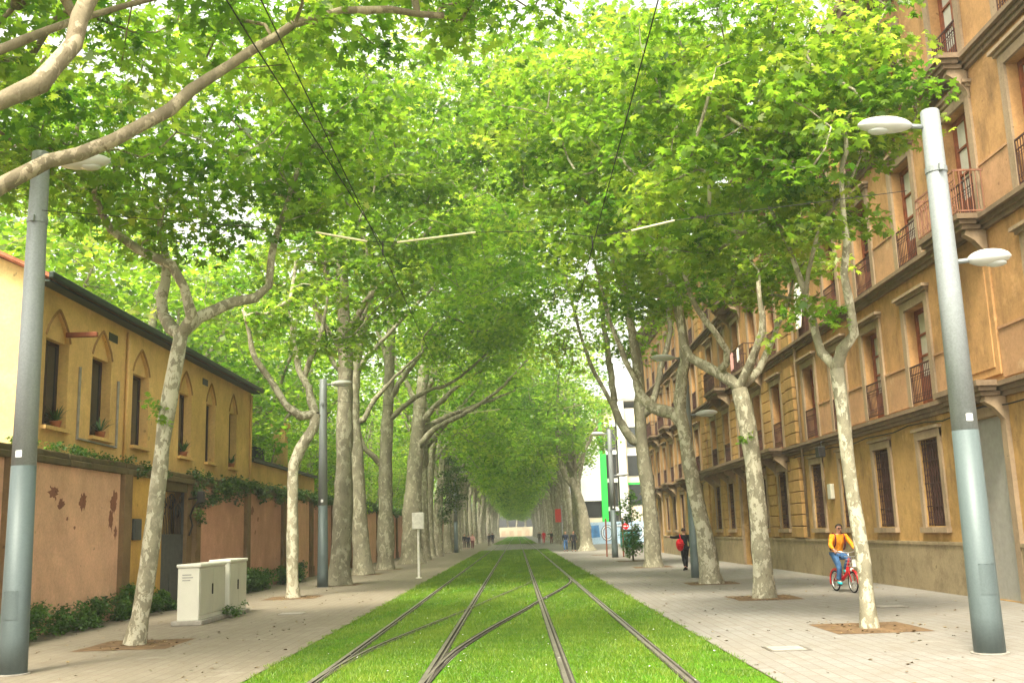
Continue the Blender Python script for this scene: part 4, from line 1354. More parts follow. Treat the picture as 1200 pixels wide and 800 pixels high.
# prototypes of the mature trees that line both sides into the distance
def proto_tree(seed, label, group, loc):
    rng = np.random.default_rng(seed)
    h = rng.uniform(6.5, 8.5)
    L = np.array([loc[0], loc[1], 0.0])
    w = lambda x, y, z: tuple(L + np.array([x, y, z]))
    tr = [w(0, 0, 0), w(.1 * rng.standard_normal(), .1 * rng.standard_normal(), h * .4), w(.25 + .2 * rng.standard_normal(), .2 * rng.standard_normal(), h), w(.7, .3 * rng.standard_normal(), h + 4.5), w(1.0, 0, h + 8)]
    lm = []
    for k in range(4):
        a = [0.2, 1.5, 3.4, 5.0][k] + rng.uniform(-.4, .4)
        z0 = h * rng.uniform(.8, 1.1)
        rr = 5.0 if k in (0,) else 3.2
        lm.append([w(.2, 0, z0), w(.2 + math.cos(a) * rr * .35, math.sin(a) * rr * .35, z0 + 2.0), w(.2 + math.cos(a) * rr * .8, math.sin(a) * rr * .8, z0 + 4.4), w(.2 + math.cos(a) * rr, math.sin(a) * rr, z0 + 7)])
    return make_tree(seed, (loc[0], loc[1], 0), [(tr, .46, .14)] + [(l, .20, .05) for l in lm],
                     [(w(2.0, 0, 14.2), (5.6, 5.0, 5.4)), (w(.2, 0, 12.2), (4.2, 4.6, 4.2)), (w(4.4, 0, 15.2), (3.4, 4.2, 3.2)), (w(4.6, 0, 9.6), (2.6, 4.6, 3.0)), (w(5.2, 0, 8.6), (2.0, 4.0, 2.4))], 150, 1.1, 42, 1.4, .34, 6, label, group, 'bark_old', 'leaf_far', LEAF_FAR, zmin=6.2, flare=1.25)


rt = random.Random(77)
LEFT_LB, LEFT_GR = 'mature plane tree in the far left row beyond the box on a pole', 'far plane trees in the left row'
RIGHT_LB, RIGHT_GR = 'mature plane tree in the far right row beyond the stout leaning tree', 'far plane trees in the right row'
PARK_LB, PARK_GR = 'leafy park tree rising behind the garden wall and golden house', 'park trees behind the garden wall'
protos_t = [proto_tree(201 + i, LEFT_LB, LEFT_GR, (-6.9 + rt.uniform(-.3, .3), 76 + 8.2 * i)) for i in range(4)]
k = 4
for i in range(4, 42):
    y = 76 + 8.2 * i
    if y > 395: break
    sc = rt.uniform(.92, 1.1)
    dup_thing(protos_t[rt.randrange(4)], (-6.9 + rt.uniform(-.35, .35), y + rt.uniform(-.8, .8), 0), rt.uniform(-.35, .35), LEFT_LB, LEFT_GR, (sc, sc, sc * rt.uniform(.95, 1.08)))
for i in range(0, 38):
    y = 99.5 + 8.1 * i
    if y > 395: break
    sc = rt.uniform(.92, 1.1)
    dup_thing(protos_t[rt.randrange(4)], (6.2 + rt.uniform(-.35, .35), y + rt.uniform(-.8, .8), 0), math.pi + rt.uniform(-.35, .35), RIGHT_LB, RIGHT_GR, (sc, sc, sc * rt.uniform(.95, 1.08)))
for x, y, sc in [(-17, 46, .95), (-21, 37, 1.0), (-14.5, 60, 1.0), (-20, 58, 1.1), (-25, 50, 1.15), (-14, 72, 1.0), (-20, 78, 1.1), (-14.5, 88, 1.0), (-15, 103, 1.0), (-26, 68, 1.2), (-15, 120, 1.0), (-30, 40, 1.1), (-15, 140, 1.05), (-15, 162, 1.05), (-23, 28.5, .9)]:
    dup_thing(protos_t[rt.randrange(4)], (x, y, 0), rt.uniform(0, 6.28), PARK_LB, PARK_GR, (sc, sc, sc * .95))

for x, y, sc in [(-13, 50, .5), (-14, 58, .5), (-13.5, 66, .55), (-13, 75, .5), (-13.5, 84, .55), (-13, 95, .55), (-13, 108, .55), (-13, 122, .55), (-18, 52, .6), (-19, 64, .6), (-20, 90, .7), (-14, 180, .7), (-14, 210, .8)]:
    dup_thing(protos_t[rt.randrange(4)], (x, y, 0), rt.uniform(0, 6.28), PARK_LB, PARK_GR, (sc, sc, sc * .9))
for x, y, sc in [(-16, 445, 1.1), (-8, 452, 1.1), (0, 447, 1.15), (8, 453, 1.1), (16, 446, 1.1), (-12, 470, 1.3), (4, 472, 1.3), (12, 475, 1.3), (-4, 475, 1.3)]:
    dup_thing(protos_t[rt.randrange(4)], (x, y, 0), rt.uniform(0, 6.28), 'tree rising behind the pale building at the end of the avenue', 'trees behind the distant building', (sc, sc, sc))
make_tree(131, (-6.4, 87.5, 0), [([(-6.4, 87.5, 0), (-6.3, 87.5, 4), (-6.0, 87.5, 8)], .2, .08)], [((-5.4, 87.5, 6.6), (1.3, 1.6, 1.7)), ((-6.0, 87.5, 4.6), (.8, 1.4, 1.8)), ((-4.9, 87.5, 5.0), (.6, 1.2, 1.2))], 38, .5, 60, .7, .2, 1.5,
          'dark ivy-clad evergreen among the left trunks in the distance', 'dark evergreen', 'bark_old', 'ivy', LEAF_FAR, zmin=2.6, name='evergreen_tree')
make_tree(132, (6.48, 58.7, 0), [([(6.48, 58.7, 0), (6.5, 58.7, 1.8), (6.45, 58.7, 3.6)], .05, .02)], [((6.48, 58.7, 2.4), (.62, .62, 1.5)), ((6.48, 58.7, 1.0), (.55, .55, .7))], 46, .26, 42, .33, .14, .3,
          'small bushy green sapling standing in the right row of trees', 'sapling', 'bark_young', 'leaf_dark', LEAF_MID, flat=.9, name='sapling')

# ------------------------------------------------------------------ ivy, shrubs, pot plants
def foliage(name, seed, loc, clumps, per, rad, size, mat, label, cat, group=None, shape=LEAF_MID, flat=.8):
    rng = np.random.default_rng(seed)
    c, n, s, t = clump_leaves(rng, np.array(clumps), per, rad, size, flat)
    o = leaves(name, c, n, s, t, mat, None, rng, shape, loc)
    return tag(o, label, cat, group)


ri = np.random.default_rng(9)
def ivy_run(y0, y1, dens, drop):
    out = []
    for i in range(int((y1 - y0) * dens)):
        y = ri.uniform(y0, y1)
        d = drop * (0.35 + .65 * abs(math.sin(y * .9) * math.cos(y * .37))) * ri.random()
        out.append((WALL_X + .1 + ri.uniform(-.25, .12), y, 3.95 - d))
    return out


foliage('ivy', 1, (WALL_X, 30, 3.6), ivy_run(27.0, 29.4, 6, .5), 40, .2, .09, 'ivy', 'small ivy patch on the wall top left of the gate', 'ivy')
foliage('ivy', 2, (WALL_X, 35, 3.6), ivy_run(31.8, 38.2, 11, 1.15), 50, .26, .10, 'ivy', 'thick ivy hanging over the pink wall right of the gate', 'ivy')
foliage('ivy', 3, (WALL_X, 44, 3.6), ivy_run(38.4, 58, 8, .75), 45, .28, .11, 'ivy', 'long fringe of ivy along the wall top behind the kinked tree', 'ivy')
foliage('ivy', 4, (WALL_X, 75, 3.6), ivy_run(58, 120, 4, .6), 40, .35, .16, 'ivy', 'distant ivy capping the garden wall behind the big trunks', 'ivy', shape=LEAF_FAR)
foliage('ivy', 5, (WALL_X, 32, 2.9), [(WALL_X + .22, 32.0 + ri.normal(0, .12), 2.95 + ri.normal(0, .2)) for _ in range(9)], 45, .2, .09, 'ivy', 'small tuft of creeper on the pier at the right of the gate', 'ivy')
foliage('wall_weeds', 6, (WALL_X, 24, 3.85), [(WALL_X - .1 + ri.uniform(-.15, .15), ri.uniform(20.5, 27), 3.88 + ri.uniform(0, .12)) for _ in range(46)], 24, .17, .07, 'weed', 'sparse weeds sprouting from the coping below the house windows', 'weeds')
foliage('tree_sprout', 7, (-6.5, 19.1, 4.2), [(-6.62 + ri.normal(0, .1), 19.05 + ri.normal(0, .1), 4.25 + ri.normal(0, .16)) for _ in range(5)], 9, .2, .13, 'leaf', 'yellow-green sprout on the leaning tree trunk at the height of the coping', 'sprout', shape=LEAF_FINE)
foliage('tree_sprout', 8, (5.9, 26.1, 3.9), [(5.85 + ri.normal(0, .08), 26.02, 3.95 + ri.normal(0, .1)) for _ in range(3)], 9, .18, .13, 'leaf', 'small bright sprout on the pale trunk in front of the dark doorway', 'sprout', shape=LEAF_FINE)
foliage('tree_sprout', 10, (5.6, 18.1, 5.7), [(5.2 + ri.normal(0, .35), 18.0 + ri.normal(0, .3), 5.45 + ri.normal(0, .16)) for _ in range(10)], 14, .25, .16, 'leaf', 'loose low sprig of leaves under the fork of the slim right tree', 'sprout', shape=LEAF_FINE)
foliage('shrub', 20, (-9.4, 20.5, 0), [(-9.55 + ri.uniform(-.35, .3), 20.6 + ri.uniform(-1.6, 1.3), ri.uniform(.05, .6)) for _ in range(46)], 60, .2, .075, 'weed', 'bushy green weeds at the foot of the peach wall beside the near lamp post', 'shrub')
foliage('shrub', 21, (-9.5, 23.3, 0), [(-9.62 + ri.uniform(-.3, .3), 23.3 + ri.uniform(-1.4, 1.3), ri.uniform(.05, .55)) for _ in range(40)], 60, .2, .075, 'weed', 'low green weeds at the foot of the peach wall under the peeling plaster', 'shrub')
foliage('shrub', 22, (-9.5, 26.0, 0), [(-9.65 + ri.uniform(-.25, .3), 26.2 + ri.uniform(-1.5, 1.2), ri.uniform(.05, .75)) for _ in range(46)], 60, .2, .075, 'weed', 'taller green weeds at the stained pilaster behind the leaning tree', 'shrub')
foliage('shrub', 23, (-9.5, 28.6, 0), [(-9.65 + ri.uniform(-.25, .25), 28.6 + ri.uniform(-.7, .6), ri.uniform(.05, .45)) for _ in range(26)], 70, .18, .075, 'weed', 'small weed clump at the left foot of the iron gate', 'shrub')
foliage('shrub', 24, (-9.5, 38.5, 0), [(-9.6 + ri.uniform(-.3, .3), 37.9 + ri.uniform(-2.2, 2.4), ri.uniform(.05, .75)) for _ in range(60)], 70, .25, .09, 'weed', 'green shrub against the pink wall beyond the white cabinets', 'shrub')
foliage('shrub', 25, (-9.5, 44, 0), [(-9.5 + ri.uniform(-.3, .3), 44 + ri.uniform(-2, 2), ri.uniform(.05, .7)) for _ in range(45)], 60, .25, .1, 'weed', 'green shrub against the wall behind the second left lamp post', 'shrub')
foliage('weed_tuft', 26, (-6.95, 25.6, 0), [(-6.92 + ri.normal(0, .1), 25.5 + ri.normal(0, .25), ri.uniform(.04, .3)) for _ in range(14)], 26, .12, .06, 'weed', 'weed tuft growing at the foot of the white cabinets', 'weeds')


def pot_plant(seed, y, label):
    p = empty('potted_plant', (HX - .1, y, SILL), label, 'potted plant', 'pot plants on the house window sills')
    q = MB(); q.lathe([(.003, .09), (.16, .13), (.18, .14), (.182, .11)], (0, 0, 0), 12)
    q.build('pot', 'terracotta', p, smooth=True)
    rng = random.Random(seed)
    q = MB()
    for i in range(22):
        a, l, e = rng.uniform(0, 6.28), rng.uniform(.3, .55), rng.uniform(.5, 1.3)
        d = Vector((math.cos(a) * math.cos(e), math.sin(a) * math.cos(e), math.sin(e))) * l
        s = Vector((-math.sin(a), math.cos(a), 0)) * .022
        b = Vector((0, 0, .17)); m_ = b + d * .6; t = b + d - Vector((0, 0, .08))
        q.quad([b - s * .6, b + s * .6, m_ + s, m_ - s]); q.quad([m_ - s, m_ + s, t])
    q.build('leaf_rosette', plain('agave_leaf', (.06, .13, .035), .5) if 'agave_leaf' not in bpy.data.materials else bpy.data.materials['agave_leaf'], p)


pot_plant(1, 23.85, 'spiky green plant in a pot on the first house window sill')
pot_plant(2, 26.45, 'potted plant on the second house window sill')
pot_plant(3, 33.2, 'spiky green plant in a pot on the fourth house window sill')
pot_plant(4, 38.85, 'green plant in a pot on the last house window sill')


# ------------------------------------------------------------------ street furniture
def lamp(loc, top, arms, label, group='tall grey street lamps', side=1, detail=True):
    r = empty('street_lamp', loc, label, 'street lamp', group)
    rad = lambda z: .205 - (.205 - .135) * z / top
    q = MB(); n = 20
    q.tube([(0, 0, 0.004), (0, 0, .5), (0, 0, 3.0)], [rad(0), rad(.5), rad(3.0)], n)
    q.build('pole', 'pole_paint', r, smooth=True)
    q = MB(); q.tube([(0, 0, 3.001), (0, 0, 5), (0, 0, top - .02), (0, 0, top)], [rad(3) - .002, rad(5), rad(top), rad(top) - .015], n)
    q.build('mast', 'galv', r, smooth=True)
    q = MB(); aa = [R(a) for a in range(-122, -57, 8)]; rr = rad(.78) + .004; r2 = rad(1.18) + .004
    for a, b in zip(aa[:-1], aa[1:]):
        q.quad([(rr * math.cos(a), rr * math.sin(a), .78), (rr * math.cos(b), rr * math.sin(b), .78), (r2 * math.cos(b), r2 * math.sin(b), 1.18), (r2 * math.cos(a), r2 * math.sin(a), 1.18)])
    q.tube([((r2 - .002) * math.cos(aa[0]), (r2 - .002) * math.sin(aa[0]), 1.185), ((r2 - .002) * math.cos(R(-90)), (r2 - .002) * math.sin(R(-90)), 1.185), ((r2 - .002) * math.cos(aa[-1]), (r2 - .002) * math.sin(aa[-1]), 1.185)], .005, 4)
    q.build('hatch', 'pole_paint', r, smooth=True)
    q = MB(); q.tube([(0, 0, .003), (0, 0, .02)], .245, 20); q.build('base_plate', 'concrete', r)
    if detail:
        q = MB(); q.tube([(0, 0, 6.78), (0, 0, 6.86)], [rad(6.8) + .012] * 2, n); q.box(-.03, .03, -rad(6.8) - .06, -rad(6.8) - .005, 6.77, 6.87)
        q.build('collar', 'galv', r)
        q = MB(); q.box(-.045, .045, -rad(3.1) - .006, -rad(3.1) + .004, 3.12, 3.22); q.build('sticker', 'sticker', r)
    for sd, z, ln, tilt in arms:
        l = MB()
        t = np.linspace(0, 1, 14)
        x0 = rad(z) + .16
        prof = [.055 + .125 * math.sin(math.pi * min(1, tt * 1.25)) ** .8 if tt < .45 else .18 * math.sqrt(max(0.0, 1 - ((tt - .45) / .56) ** 2)) for tt in t]
        l.tube([(sd * (x0 + tt * ln), 0, z + tt * ln * tilt) for tt in t], prof, 16, 0, squash=1)
        for i, v in enumerate(l.v):
            zc = z + (abs(v[0]) - x0) * tilt
            dz = v[2] - zc
            l.v[i] = (v[0], v[1] * .95, zc + dz * (.74 if dz > 0 else .6))
        lo = l.build('luminaire', 'lum', r, smooth=True)
        a = MB(); a.tube([(sd * (rad(z) - .03), 0, z - .02), (sd * (x0 + .06), 0, z)], [.035, .035], 10); a.build('bracket', 'galv', lo, smooth=True)
        a = MB()
        bm = bmesh.new(); bmesh.ops.create_uvsphere(bm, u_segments=14, v_segments=8, radius=1)
        cx = x0 + ln * .62
        for v in bm.verts: v.co = (sd * cx + v.co.x * .17, v.co.y * .11, z + ln * .62 * tilt - .085 + v.co.z * .055)
        a.add_bm(bm); a.build('lens', 'lens', lo, smooth=True)
    return r


lamp((-7.36, 15.41, 0), 7.95, [(1, 7.75, .8, .04)], 'tall grey lamp post at the left edge of the photo, its lamp behind a limb')
lamp((6.32, 14.35, 0), 7.75, [(-1, 7.52, .78, .05), (1, 5.45, .62, .08)], 'tall grey lamp post in the right foreground with two lamp heads')
lamp((-7.26, 38.99, 0), 7.8, [(1, 7.6, .8, .04)], 'grey lamp post on the left between the kinked tree and the thick trunk')
lamp((6.33, 37.19, 0), 8.2, [(-1, 7.9, .9, .05), (1, 5.8, .8, .08)], 'grey lamp post on the right standing against the leaning tree')
lamp((6.24, 66.81, 0), 8.2, [(-1, 7.9, .9, .05), (1, 5.2, .8, .08)], 'grey lamp post beyond the sapling in front of the white building')
lamp((-5.9, 101, 0), 7.9, [(1, 7.7, .9, .04)], 'thin distant lamp post on the left among the far trunks', detail=False)

c = empty('utility_cabinet', (-7.32, 24.4, 0), 'larger near cream utility cabinet on the left pavement, with two grey doors', 'cabinet', 'utility cabinets')
cO = (-7.32, 24.4, 0)
def cabinet(c, O, x0, x1, y0, y1, zt, mark):
    q = MB(); q.box(x0 - .1, x1 + .1, y0 - .1, y1 + .02, 0.003, .1, 0, .015); q.build('base', 'concrete', c, O)
    q = MB(); q.box(x0, x1, y0, y1, .101, zt - .06, 0, .012); q.build('body', 'cabinet', c, O)
    q = MB(); q.box(x0 - .03, x1 + .04, y0 - .03, y1 + .005, zt - .058, zt + .02, 0, .025); q.build('lid', 'cabinet', c, O)
    ym = (y0 + y1) / 2
    for k, (a, b) in enumerate(((y0 + .05, ym - .008), (ym + .008, y1 - .05))):
        q = MB(); q.box(x1 + .001, x1 + .018, a, b, .2, zt - .1, 0, .004); d = q.build('door', 'cabinet_grey', c, O)
        if k == 0:
            q = MB(); q.box(x1 + .019, x1 + .045, b - .12, b - .06, .62, .86, 0, .012); q.build('handle', 'black_iron', d, O)
    if mark:
        q = MB()
        for z, w in ((zt - .22, .2), (zt - .28, .24), (zt - .34, .18)): q.box(x0 + .1, x0 + .1 + w, y0 - .004, y0 + .002, z, z + .018)
        q.build('printed_notice', 'print_grey', c, O)
cabinet(c, cO, -7.56, -7.08, 23.3, 25.35, 1.3, True)
c = empty('utility_cabinet', (-7.3, 26.3, 0), 'smaller far cream utility cabinet standing just behind the larger one', 'cabinet', 'utility cabinets')
cabinet(c, (-7.3, 26.3, 0), -7.5, -7.02, 25.5, 27.1, 1.34, False)

rl = np.random.default_rng(44)
n = 900
lx = np.concatenate([rl.uniform(-9.6, LX, n // 2), rl.uniform(RX, 10.3, n // 2)]); ly = 9 + 50 * rl.random(n) ** 1.3
for tx, ty in LEFT_ROW[:3] + RIGHT_ROW[:3]:
    lx = np.concatenate([lx, rl.normal(tx, .5, 60)]); ly = np.concatenate([ly, rl.normal(ty, .6, 60)])
M['dry_leaf'] = leafmat('dry_fallen_leaf', (.07, .045, .02), (.16, .10, .04), (.28, .2, .08), .1, 1.0)
leaves('fallen_leaves', np.stack([lx, ly, np.full(len(lx), .016)], 1), np.array([0, 0, 1.0]) + rl.standard_normal((len(lx), 3)) * .18, rl.uniform(.03, .085, len(lx)), rl.random(len(lx)), 'dry_leaf', None, rl, LEAF_MID)
tag(bpy.data.objects['fallen_leaves'], 'dry fallen leaves and litter scattered over the pavements', 'fallen leaves', kind='stuff')
for (x, y), lb in (((3.9, 15.6), 'small pale square cover set in the right pavement near the lawn edge'), ((7.9, 22.5), 'square metal cover set in the right pavement behind the slim tree'), ((-5.6, 26), 'square metal cover set in the left pavement')):
    q = MB(); q.box(-.3, .3, -.3, .3, .001, .008, 0, .003); q.box(-.25, .25, -.25, .25, .0081, .0105, 1, .002)
    tag(q.build('access_cover', ['steel', 'concrete'], None), lb, 'access cover').location = (x, y, 0)
s = empty('box_on_pole', (-4.22, 44.7, 0), 'pale metal control box on a slim white pole at the left lawn edge', 'control box')
q = MB(); q.tube([(0, 0, .003), (0, 0, 2.05)], .055, 12); q.box(-.12, .12, -.12, .12, .002, .03); q.build('pole', 'cloth_white', s)
q = MB(); q.box(-.26, .26, -.14, .14, 2.05, 2.75, 0, .03); q.build('box', 'cloth_white', s)

for (x, y), lb in (((5.95, 69.5), 'left wooden stake of the pair near the far right lamp post'), ((6.9, 68.0), 'right wooden stake of the pair near the far right lamp post')):
    q = MB(); q.tube([(0, 0, 0), (.02, 0, 2.5)], .05, 8)
    tag(q.build('tree_stake', 'wood', None), lb, 'stake', 'tree stakes').location = (x, y, 0)
s = empty('no_entry_sign', (8.6, 82, 0), 'round red no entry sign behind the sapling', 'road sign')
q = MB(); q.tube([(0, 0, 0), (0, 0, 2.3)], .035, 8); q.build('pole', 'galv', s)
q = MB(); q.tube([(0, -.05, 2.0), (0, -.035, 2.0)], .25, 24); q.build('disc', 'red_cloth', s)
q = MB(); q.box(-.18, .18, -.06, -.052, 1.95, 2.05); q.build('white_bar', 'sticker', s)
s = empty('recycling_container', (10.2, 95, 0), 'teal recycling container beside the end of the tenement', 'container')
M['teal_plastic'] = plain('teal_plastic', (.03, .2, .19), .5)
q = MB(); q.box(-.75, .75, -.6, .6, .1, 1.5, 0, .12); q.build('body', 'teal_plastic', s)
q = MB(); q.box(-.7, .7, -.55, .55, 1.502, 1.75, 0, .1); q.build('lid', 'dark', s)
M['banner_red'] = plain('banner_red', (.55, .05, .035), .8)
s = empty('banner', (4.9, 112, 0), 'small red vertical banner on a pole among the far right trees', 'banner')
q = MB(); q.tube([(0, 0, 0), (0, 0, 4.5)], .05, 8); q.build('pole', 'galv', s)
q = MB(); q.box(-.7, -.06, -.015, .015, 2.7, 4.1); q.build('panel', 'banner_red', s)
M['far_wall'] = plain('buff_render', (.36, .32, .22), .85, var=.25, scale=.3)
s = empty('distant_building', (-2, 432, 0), 'pale building closing the far end of the avenue', 'building')
q = MB(); q.box(-9, 9, 0, 12, 0, 3.8); q.build('wall', 'far_wall', s)
for k in range(5):
    q = MB(); q.box(-7.6 + k * 3.3, -5.9 + k * 3.3, -.05, .2, .1, 2.4); q.build('window', 'trim', s)

# ------------------------------------------------------------------ tram overhead line
def wire(name, pts, r, label, cat, group=None, mat='wire'):
    q = MB(); q.tube(pts, r, 6)
    return tag(q.build(name, mat), label, cat, group)


wire('contact_wire', [(-1.92, y, 6.02 + .05 * abs(math.sin(y * .13))) for y in np.arange(-5, 330, 6)], 0.0065, 'black overhead contact wire above the left tram track', 'overhead wire', 'tram contact wires')
wire('contact_wire', [(1.30, y, 6.02 + .05 * abs(math.sin(y * .13))) for y in np.arange(-5, 330, 6)], 0.0065, 'black overhead contact wire above the right tram track', 'overhead wire', 'tram contact wires')
wire('feeder_wire', [(-2.75, 3, 6.75), (-2.35, 9, 6.42), (-2.05, 13, 6.24), (-1.93, 15.2, 6.2)], .008, 'second black wire slanting up beside the left contact wire', 'overhead wire')


def span(y, zL, zR, xL, xR, label):
    s = empty('span_wire', (0, y, 6.2), label, 'span wire', 'span wires with cream rods')
    pts = [(xL, 0, zL), (-2.95, 0, .23), (-2.16, 0, .06), (-1.7, 0, .03), (-.49, 0, .15), (.7, 0, .13), (1.3, 0, .02), (1.91, 0, .1), (2.58, 0, .24), (xR, 0, zR)]
    q = MB(); q.tube(pts, .006, 5); q.build('wire', 'wire', s)
    for a, b in ((1, 2), (3, 4), (7, 8)):
        q = MB(); q.tube([pts[a], pts[b]], .017, 8); q.build('insulator_rod', 'rod', s)
    q = MB(); q.tube([(-1.92, 0, .05), (-1.92, 0, -.17)], .012, 6); q.tube([(1.3, 0, .02), (1.3, 0, -.17)], .012, 6); q.build('hanger', 'wire', s)


span(15.2, .72, .6, -7.2, 6.2, 'span wire with cream insulator rods strung between the two nearest lamp posts')
span(38.3, .7, .6, -7.1, 6.2, 'span wire with cream insulator rods strung between the second pair of lamp posts')


# ------------------------------------------------------------------ people
def skin_obj(name, pts, edges, rads, mat, parent, sub=2, extra=None):
    me = bpy.data.meshes.new('tmp')
    me.from_pydata(pts, edges, [])
    o = bpy.data.objects.new('tmp', me)
    COL.objects.link(o)
    o.modifiers.new('s', 'SKIN')
    lay = me.skin_vertices[0].data
    for i, r in enumerate(rads):
        lay[i].radius = (r, r) if np.isscalar(r) else r
        lay[i].use_root = (i == 0)
    m2 = o.modifiers.new('u', 'SUBSURF'); m2.levels = sub; m2.render_levels = sub
    dg = bpy.context.evaluated_depsgraph_get()
    res = bpy.data.meshes.new_from_object(o.evaluated_get(dg))
    bpy.data.objects.remove(o)
    res.name = name
    if extra is not None:
        bm = bmesh.new(); bm.from_mesh(res)
        extra(bm)
        bm.to_mesh(res); bm.free()
    res.materials.clear(); res.materials.append(M[mat])
    res.polygons.foreach_set('use_smooth', np.ones(len(res.polygons), dtype=bool))
    res.update()
    ob = bpy.data.objects.new(name, res)
    COL.objects.link(ob)
    ob.parent = parent
    return ob


def lerp(a, b, t):
    return tuple(a[i] + (b[i] - a[i]) * t for i in range(3))


def person(loc, rz, J, top, legs, shoes, label, hairm='hair', jacket_hem=True, scale=1.0):
    """J holds the joints: pel, chest, neck, head, then sL elL wrL handL ... hipL knL anL toeL (and R)."""
    r = empty('person', loc, label, 'person', None, rz)
    r.scale = (scale,) * 3
    P, E, Rr = [], [], []
    def add(p, rad, link=None):
        P.append(tuple(p)); Rr.append(rad)
        if link is not None: E.append((link, len(P) - 1))
        return len(P) - 1
    pel = add(J['pel'], (.135, .10)); wai = add(lerp(J['pel'], J['chest'], .5), (.12, .09), pel)
    ch = add(J['chest'], (.15, .105), wai); nb = add(lerp(J['chest'], J['neck'], .7), (.10, .08), ch); nk = add(J['neck'], .052, nb)
    hd = Vector(J['head']); up_ = (hd - Vector(J['neck'])).normalized(); fw = Vector(J.get('face', (0, 1, 0)))
    h1 = add(hd - up_ * .05, (.066, .075), nk); h2 = add(hd + up_ * .03, (.08, .09), h1); h3 = add(hd + up_ * .105, (.05, .055), h2)
    for s in 'LR':
        a = add(J['s' + s], .062, nb); b = add(lerp(J['s' + s], J['el' + s], .5), .05, a); c_ = add(J['el' + s], .04, b)
        d = add(J['wr' + s], .027, c_); add(lerp(J['wr' + s], J['ha' + s], .7), (.036, .02), d)
        a = add(J['hip' + s], .09, pel); b = add(lerp(J['hip' + s], J['kn' + s], .5), .078, a); c_ = add(J['kn' + s], .056, b)
        b = add(lerp(J['kn' + s], J['an' + s], .4), .055, c_); d = add(J['an' + s], .038, b); add(J['toe' + s], (.04, .03), d)
    def extra(bm):
        side = up_.cross(fw).normalized()
        def ell(c, rx, ry, rz_):
            res = bmesh.ops.create_uvsphere(bm, u_segments=8, v_segments=6, radius=1)
            for v in res['verts']:
                q = v.co.copy(); v.co = c + side * q.x * rx + fw * q.y * ry + up_ * q.z * rz_
        ell(hd + fw * .088 - up_ * .005, .014, .022, .024)                       # nose
        ell(hd + fw * .078 - up_ * .052, .026, .012, .008)                       # mouth
        for k in (-1, 1):
            ell(hd + side * k * .08, .012, .024, .032)                           # ears
            ell(hd + fw * .076 + side * k * .032 + up_ * .028, .014, .01, .009)  # eyes
        for s in 'LR':
            w, h = Vector(J['wr' + s]), Vector(J['ha' + s])
            d = (h - w).normalized(); cr = Vector(J.get('pal' + s, (1, 0, 0))); cr = (cr - d * cr.dot(d)).normalized(); nn = d.cross(cr)
            for k, l in enumerate((.062, .072, .068, .052)):
                o0 = h - d * .02 + cr * (k - 1.5) * .019
                q = MB(); q.tube([o0, o0 + d * l * .5 + nn * .008, o0 + d * l * .75 + nn * .034, o0 + d * l * .7 + nn * .058], [.0095, .009, .008, .007], 6)
                vs = [bm.verts.new(v) for v in q.v]
                for f in q.f: bm.faces.new([vs[i] for i in f])
            o0 = w + (h - w) * .35 - cr * .03
            q = MB(); q.tube([o0, o0 + d * .03 - cr * .02 + nn * .01, o0 + d * .06 - cr * .018 + nn * .03], [.012, .011, .008], 6)
            vs = [bm.verts.new(v) for v in q.v]
            for f in q.f: bm.faces.new([vs[i] for i in f])
    skin_obj('body', P, E, Rr, 'skin', r, 2, extra)
    # top
    P, E, Rr = [], [], []
    pel = add(lerp(J['pel'], J['chest'], -.12), (.165, .13)); p2 = add(J['pel'], (.16, .125), pel); wai = add(lerp(J['pel'], J['chest'], .5), (.148, .118), p2)
    ch = add(J['chest'], (.178, .13), wai); nb = add(lerp(J['chest'], J['neck'], .7), (.125, .10), ch); add(lerp(J['chest'], J['neck'], .92), (.072, .072), nb)
    for s in 'LR':
        a = add(J['s' + s], .082, nb); b = add(lerp(J['s' + s], J['el' + s], .5), .067, a); c_ = add(J['el' + s], .057, b); add(lerp(J['el' + s], J['wr' + s], .5), .05, c_)
        add(lerp(J['el' + s], J['wr' + s], .93), .042, len(P) - 1)
    skin_obj('jacket', P, E, Rr, top, r, 2)
    P, E, Rr = [], [], []
    pel = add(J['pel'], (.15, .115))
    for s in 'LR':
        a = add(J['hip' + s], .105, pel); b = add(lerp(J['hip' + s], J['kn' + s], .5), .092, a); c_ = add(J['kn' + s], .074, b)
        b = add(lerp(J['kn' + s], J['an' + s], .45), .07, c_); add(lerp(J['kn' + s], J['an' + s], .93), .06, b)
    skin_obj('trousers', P, E, Rr, legs, r, 2)
    for s in 'LR':
        an, to = Vector(J['an' + s]), Vector(J['toe' + s])
        d = (to - an); d.normalize()
        hl = an - d * .05 + Vector((0, 0, -.03))
        skin_obj('shoe', [tuple(hl), tuple(lerp(hl, to, .5)), tuple(to), tuple(to + d * .04)], [(0, 1), (1, 2), (2, 3)], [.05, (.052, .046), (.05, .034), (.034, .022)], shoes, r, 1)
    q = MB(); bm = bmesh.new(); bmesh.ops.create_uvsphere(bm, u_segments=14, v_segments=10, radius=1)
    side = up_.cross(fw).normalized()
    hc = hd + up_ * .035 - fw * .018
    dl = [v for v in bm.verts if v.co.z < -.45 or (v.co.y > .25 and v.co.z < .35)]
    bmesh.ops.delete(bm, geom=dl, context='VERTS')
    for v in bm.verts:
        c0 = v.co.copy(); v.co = hc + side * c0.x * .092 + fw * c0.y * .105 + up_ * c0.z * .105
    q.add_bm(bm); q.build('hair', hairm, r, smooth=True)
    return r


